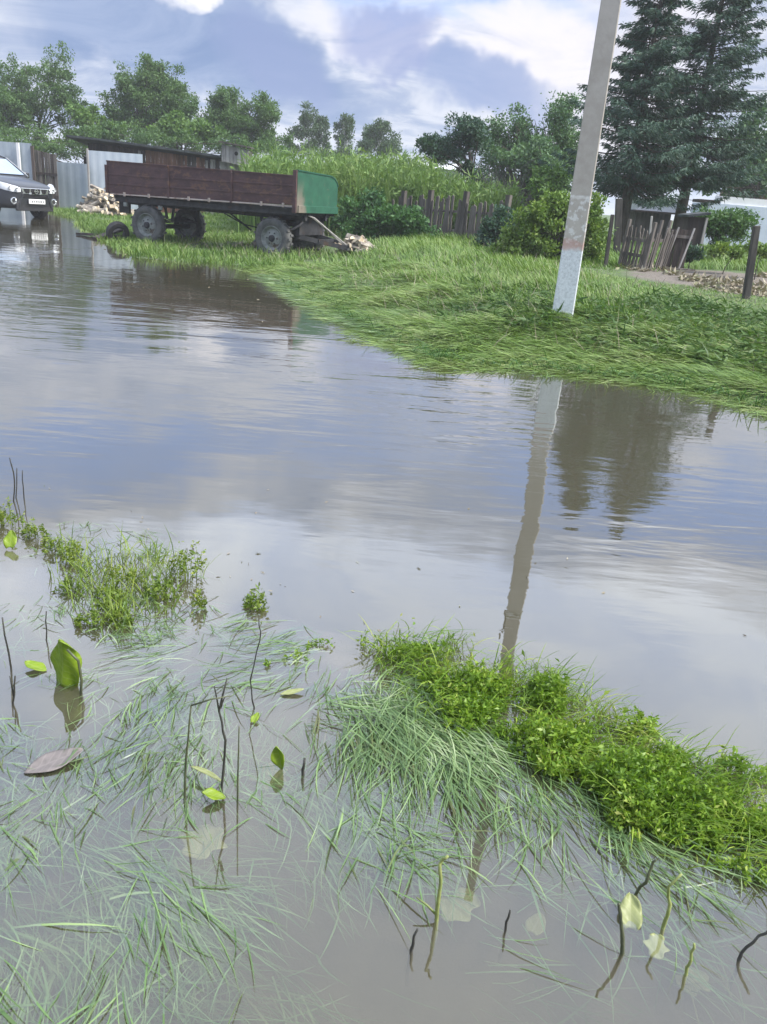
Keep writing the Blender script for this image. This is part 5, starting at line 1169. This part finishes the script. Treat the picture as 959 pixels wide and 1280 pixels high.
V, F = weedmat([(400, 800, 30, 6, 0.35), (455, 800, 14, 6, 0.5), (340, 830, 24, 10, 0.35), (370, 812, 16, 8, 0.4)], 1500, 0.09, 0.015, rng, 0.5, (7, 12))
tag(np_mesh('weed_sprigs', V, [F], 'weed_near'), 'sparse green sprigs between the two weed mats', 'weeds', kind='stuff')
V, F = weedmat([(317, 752, 13, 9, 0.6)], 9000, 0.10, 0.015, rng, 0.8, (9, 15))
tag(np_mesh('weed_tuft', V, [F], 'weed_olive'), 'single small dark tuft standing alone right of the olive weed mat', 'weed tuft')

# ------------------------------------------------------------------ stems standing in the water
GS = 'bare stems standing in the shallows'
def stem(pts, label, mat='stem_dark', r=0.004, below=0.10, lean=0.0, extra=()):
    b = G(*pts[0], 0.0); P = [Vector((b[0] - lean, b[1], -below)), Vector(b)]
    for p in pts[1:]: P.append(Vector(AT(*p, b[1])))
    root = empty('plant_stem', tuple(b)); off = Vector(b); P = [p - off for p in P]
    # round the polyline a little
    Q = [P[0]]
    for a, c in zip(P[:-1], P[1:]):
        for t in (0.33, 0.67, 1.0): Q.append(a.lerp(c, t) + Vector((random.gauss(0, 0.0016), random.gauss(0, 0.004), 0)) * (t < 1))
    m = len(Q); mb = MB(); mb.tube(Q, [r * (1.0 - 0.45 * i / (m - 1)) * random.uniform(0.9, 1.1) for i in range(m)], 6); mb.build('stalk', mat, root, smooth=True)
    for e in extra:
        A = Vector(AT(*e[0], b[1])) - off; B = Vector(AT(*e[1], b[1] + random.uniform(-0.03, 0.03))) - off; mb = MB(); mb.tube([A, (A + B) / 2 + Vector((0, 0, 0.004)), B], [r * 0.6, r * 0.5, r * 0.3], 5); mb.build('side_shoot', mat, root, smooth=True)
    return tag(root, label, 'stem', GS)
stem([(231, 1000), (233, 945), (239, 882)], 'long greenish stem left of the three central stems, bent at its top', 'stem_wet', 0.0042, extra=[((239, 882), (288, 870))])
stem([(277, 985), (282, 925), (274, 890), (284, 848)], 'knobbly dark stem in the middle of the three central stems', 'stem_dark', 0.0042, extra=[((274, 890), (268, 858)), ((276, 885), (281, 872))])
stem([(297, 1005), (299, 908)], 'thin straight stem right of the three central stems', 'stem_wet', 0.0035)
stem([(379, 968), (381, 948)], 'short thick dark stub beside the upright bright leaf', 'stem_dark', 0.006)
stem([(318, 885), (313, 850), (325, 800), (324, 770)], 'thin dark stalk below the lone weed tuft', 'stem_dark', 0.003)
stem([(14, 836), (3, 772)], 'dark leaning stem at the left edge beside the big leaf', 'stem_dark', 0.004)
stem([(58, 800), (58, 764)], 'short upright dark stem just above the big green leaf', 'stem_dark', 0.0035)
stem([(16, 880), (19, 845)], 'dark forked stem at the left edge below the big leaf', 'stem_dark', 0.004, extra=[((17, 870), (12, 845))])
stem([(17, 626), (18, 600), (12, 572)], 'tall curved dark stem at the top of the left bank', 'stem_dark', 0.0045)
stem([(20, 622), (21, 585)], 'straight dark stem in the upper left group', 'stem_dark', 0.004)
stem([(30, 622), (28, 588)], 'rightmost straight dark stem of the upper left group', 'stem_dark', 0.004)
stem([(546, 1150), (551, 1105), (550, 1080), (560, 1070)], 'yellow green hooked stem at bottom centre', 'stem_green', 0.0052, extra=[((547, 1145), (521, 1122))])
stem([(514, 1188), (522, 1162)], 'short dark stem left of the yellow hooked stem', 'stem_dark', 0.0045)
stem([(632, 1164), (638, 1138)], 'tiny dark stub right of the sunken pale leaf', 'stem_dark', 0.004)
stem([(778, 1192), (776, 1150), (774, 1130)], 'thick olive stem at bottom right carrying a withered leaf', 'stem_wet', 0.0055)
stem([(795, 1118), (812, 1090), (820, 1075)], 'reddish brown bent stalk against the right weed mat', 'stem_wet', 0.005)
stem([(829, 1160), (838, 1130), (836, 1108), (852, 1093)], 'hooked green stem second from the right bottom corner', 'stem_green', 0.0048)
stem([(858, 1218), (864, 1200), (868, 1180)], 'short green stem near the right bottom corner', 'stem_green', 0.0045)
stem([(924, 1200), (942, 1178), (965, 1160)], 'dark leaning stem at the right bottom edge', 'stem_dark', 0.005)

# ------------------------------------------------------------------ single broad leaves
def m_broad(name, c1, c2, vein):
    m, b = newmat(name); v = objco(b); s = b.node('ShaderNodeSeparateXYZ'); b.set(s.inputs[0], v)
    col = b.mix(b.mapr(b.noise(v, 40, 5, 0.6), 0.3, 0.7), c1, c2)
    wv = b.node('ShaderNodeTexWave'); wv.wave_type = 'BANDS'; wv.bands_direction = 'DIAGONAL'; b.set(wv.inputs['Vector'], v); wv.inputs['Scale'].default_value = 26; wv.inputs['Distortion'].default_value = 1.5
    mid = b.mapr(b.math('ABSOLUTE', s.outputs[0]), 0.0025, 0.0005)
    f = b.math('MAXIMUM', mid, b.mapr(wv.outputs['Fac'], 0.92, 1.0)); col = b.mix(b.math('MULTIPLY', f, 0.5), col, vein)
    p = principled(b, col, 0.42, 0, b.noise(v, 60, 4), 0.25, 0.003); t = b.node('ShaderNodeBsdfTranslucent'); b.set(t.inputs[0], col)
    ms = b.node('ShaderNodeMixShader'); ms.inputs[0].default_value = 0.4; b.l.new(p, ms.inputs[1]); b.l.new(t.outputs[0], ms.inputs[2]); finish(b, ms.outputs[0])
m_broad('broad_green', (0.19, 0.30, 0.014), (0.27, 0.38, 0.024), (0.32, 0.40, 0.10))
m_broad('broad_pale', (0.30, 0.34, 0.13), (0.38, 0.41, 0.18), (0.46, 0.48, 0.26))
m_broad('broad_dead', (0.20, 0.18, 0.17), (0.27, 0.24, 0.23), (0.33, 0.30, 0.28))
def broad_leaf(name, at, L, Wd, rot, mat, label, curl=0.3, wave=0.05, shape='oval', fold=0.2, seed=0, stalk=None):
    rng = random.Random(seed); nu, nv = 14, 9; vs = []; fs = []
    ph = rng.uniform(0, 6)
    for i in range(nu + 1):
        t = i / nu
        if shape == 'heart': wd = math.sin(PI * min(1, t * 0.93 + 0.06)) ** 0.55 * (1 - 0.30 * t)
        elif shape == 'lobed': wd = math.sin(PI * (t * 0.96 + 0.02)) ** 0.5 * (0.85 + 0.2 * math.sin(t * 13 + ph))
        else: wd = math.sin(PI * (t * 0.97 + 0.015)) ** 0.8
        for j in range(nv + 1):
            s = j / nv * 2 - 1; x = s * wd * Wd / 2; y = t * L - (0.10 * L * (abs(s) ** 2) * (1 - t) if shape == 'heart' else 0)
            z = fold * abs(x) + wave * Wd * math.sin(t * 9 + s * 4 + ph) * abs(s) ** 1.5
            a = curl * (t - 0.3); y2 = y * math.cos(a * 0.6) ; z += L * 0.5 * curl * t * t
            vs.append((x, y2, z))
    for i in range(nu):
        for j in range(nv): a = i * (nv + 1) + j; fs.append((a, a + 1, a + nv + 2, a + nv + 1))
    root = empty(name, tuple(at)); root.rotation_euler = rot
    mb = MB(); mb.add(vs, fs); o = mb.build('blade', mat, root, smooth=True); md = o.modifiers.new('thick', 'SOLIDIFY'); md.thickness = 0.0012
    if stalk:
        inv = root.matrix_basis.inverted(); mb = MB(); mb.tube([inv @ Vector(p) for p in stalk], [0.0035, 0.004, 0.004, 0.0045][:len(stalk)] if len(stalk) <= 4 else 0.004, 6); mb.build('stalk', 'stem_wet', root, smooth=True)
    return tag(root, label, 'leaf', 'broad leaves in the shallows')
p = G(76, 858, 0.0); q = G(100, 885, 0.0)
broad_leaf('broad_leaf', (p[0], p[1], 0.0), 0.165, 0.125, (R(80), R(4), R(-18)), 'broad_green', 'big curled bright green leaf standing up at the left', 0.35, 0.10, 'heart', -0.45, 1,
           stalk=[AT(84, 812, p[1] - 0.02), AT(98, 826, p[1] - 0.02), AT(102, 850, p[1] - 0.02), AT(100, 890, p[1] - 0.03)])
p = G(74, 822, 0.0); o = broad_leaf('broad_leaf', AT(90, 850, p[1] - 0.05), 0.085, 0.035, (R(75), R(0), R(-30)), 'broad_green', 'narrow curled leaf lying against the big upright leaf', 1.2, 0.1, 'oval', 0.7, 2)
p = G(58, 838, 0.004); broad_leaf('broad_leaf', p, 0.075, 0.045, (R(8), 0, R(80)), 'broad_green', 'small flat green leaf just left of the big upright leaf', 0.15, 0.05, 'oval', 0.2, 3)
p = G(352, 962, 0.0); broad_leaf('broad_leaf', (p[0], p[1], 0.0), 0.075, 0.036, (R(72), R(-12), R(-10)), 'broad_green', 'upright bright green leaf in the open water at centre', 0.7, 0.1, 'oval', 0.9, 4)
p = G(282, 998, 0.006); broad_leaf('broad_leaf', p, 0.062, 0.038, (R(12), 0, R(100)), 'broad_green', 'small green leaf floating between the three central stems', 0.3, 0.06, 'oval', 0.4, 5)
p = G(238, 958, 0.03); broad_leaf('broad_leaf', p, 0.10, 0.016, (R(5), 0, R(-110)), 'broad_pale', 'narrow pale bent leaf hanging from the left central stem', -0.5, 0.05, 'oval', 0.4, 6)
p = G(316, 903, 0.004); broad_leaf('broad_leaf', p, 0.034, 0.026, (R(20), 0, R(-20)), 'broad_green', 'tiny round green leaf above the upright centre leaf', 0.2, 0.05, 'heart', 0.3, 7)
p = G(240, 1072, -0.026); broad_leaf('sunken_leaf', p, 0.115, 0.125, (R(-4), 0, R(-12)), 'broad_pale', 'pale lobed leaf sunk below the three central stems', 0.0, 0.03, 'lobed', 0.05, 8)
p = G(30, 966, 0.003); broad_leaf('fallen_leaf', p, 0.15, 0.07, (R(4), R(4), R(-52)), 'broad_dead', 'greyish brown fallen leaf floating at the left', 0.05, 0.03, 'oval', 0.12, 9)
p = G(555, 1150, -0.030); broad_leaf('sunken_leaf', p, 0.115, 0.085, (R(-2), 0, R(-40)), 'broad_pale', 'pale leaf sunk beside the yellow hooked stem', 0.0, 0.03, 'lobed', 0.05, 10)
p = G(665, 1165, -0.042); broad_leaf('sunken_leaf', p, 0.06, 0.05, (0, 0, R(-30)), 'broad_pale', 'small pale leaf sunk right of bottom centre', 0.0, 0.03, 'heart', 0.05, 11)
p = G(788, 1160, -0.006); broad_leaf('withered_leaf', p, 0.072, 0.06, (R(20), 0, R(-10)), 'broad_pale', 'withered yellowish leaf on the thick olive stem at bottom right', 0.3, 0.08, 'heart', 0.3, 12)
p = G(820, 1198, -0.010); broad_leaf('withered_leaf', p, 0.055, 0.055, (R(5), 0, R(-15)), 'broad_pale', 'small pale leaf at the foot of the hooked green stem', 0.2, 0.06, 'lobed', 0.1, 13)
p = G(345, 985, -0.035); broad_leaf('sunken_leaf', p, 0.10, 0.11, (0, 0, R(30)), 'broad_pale', 'dim leaf sunk under the upright centre leaf', 0.0, 0.03, 'lobed', 0.05, 14)
p = G(850, 1235, -0.045); broad_leaf('sunken_leaf', p, 0.08, 0.07, (0, 0, R(-60)), 'broad_pale', 'dim leaf sunk at the right bottom corner', 0.0, 0.03, 'lobed', 0.05, 15)
p = G(12, 684, 0.01); broad_leaf('broad_leaf', p, 0.07, 0.06, (R(50), 0, R(5)), 'broad_green', 'small round green leaf at the left edge below the upper stems', 0.2, 0.06, 'heart', 0.2, 16)
p = G(350, 868, 0.004); broad_leaf('broad_leaf', p, 0.075, 0.025, (R(4), 0, R(-70)), 'broad_pale', 'pale narrow leaf floating under the sparse sprigs', 0.1, 0.04, 'oval', 0.2, 17)

# bits of plant litter adrift on the open water
q = np.concatenate([px_poly_sample([(30, 600), (330, 690), (480, 790), (330, 760), (150, 650)], 30), px_poly_sample([(250, 560), (700, 620), (959, 800), (959, 920), (700, 820), (400, 770)], 14), px_poly_sample([(60, 285), (300, 340), (450, 430), (200, 400)], 30)]); n = len(q)
C = np.concatenate([q, np.full((n, 1), 0.003)], 1); V, F = leaves(C, unit(np.stack([RNG.normal(0, 1, n), RNG.normal(0, 1, n), np.zeros(n)], -1)), RNG.uniform(0.008, 0.03, n) * (0.6 + 0.12 * q[:, 1]), RNG.uniform(0.003, 0.008, n) * (0.6 + 0.12 * q[:, 1]), 0.02)
tag(np_mesh('floating_litter', V, [F], 'litter'), 'small bits of plant litter adrift on the open water', 'litter', kind='stuff')
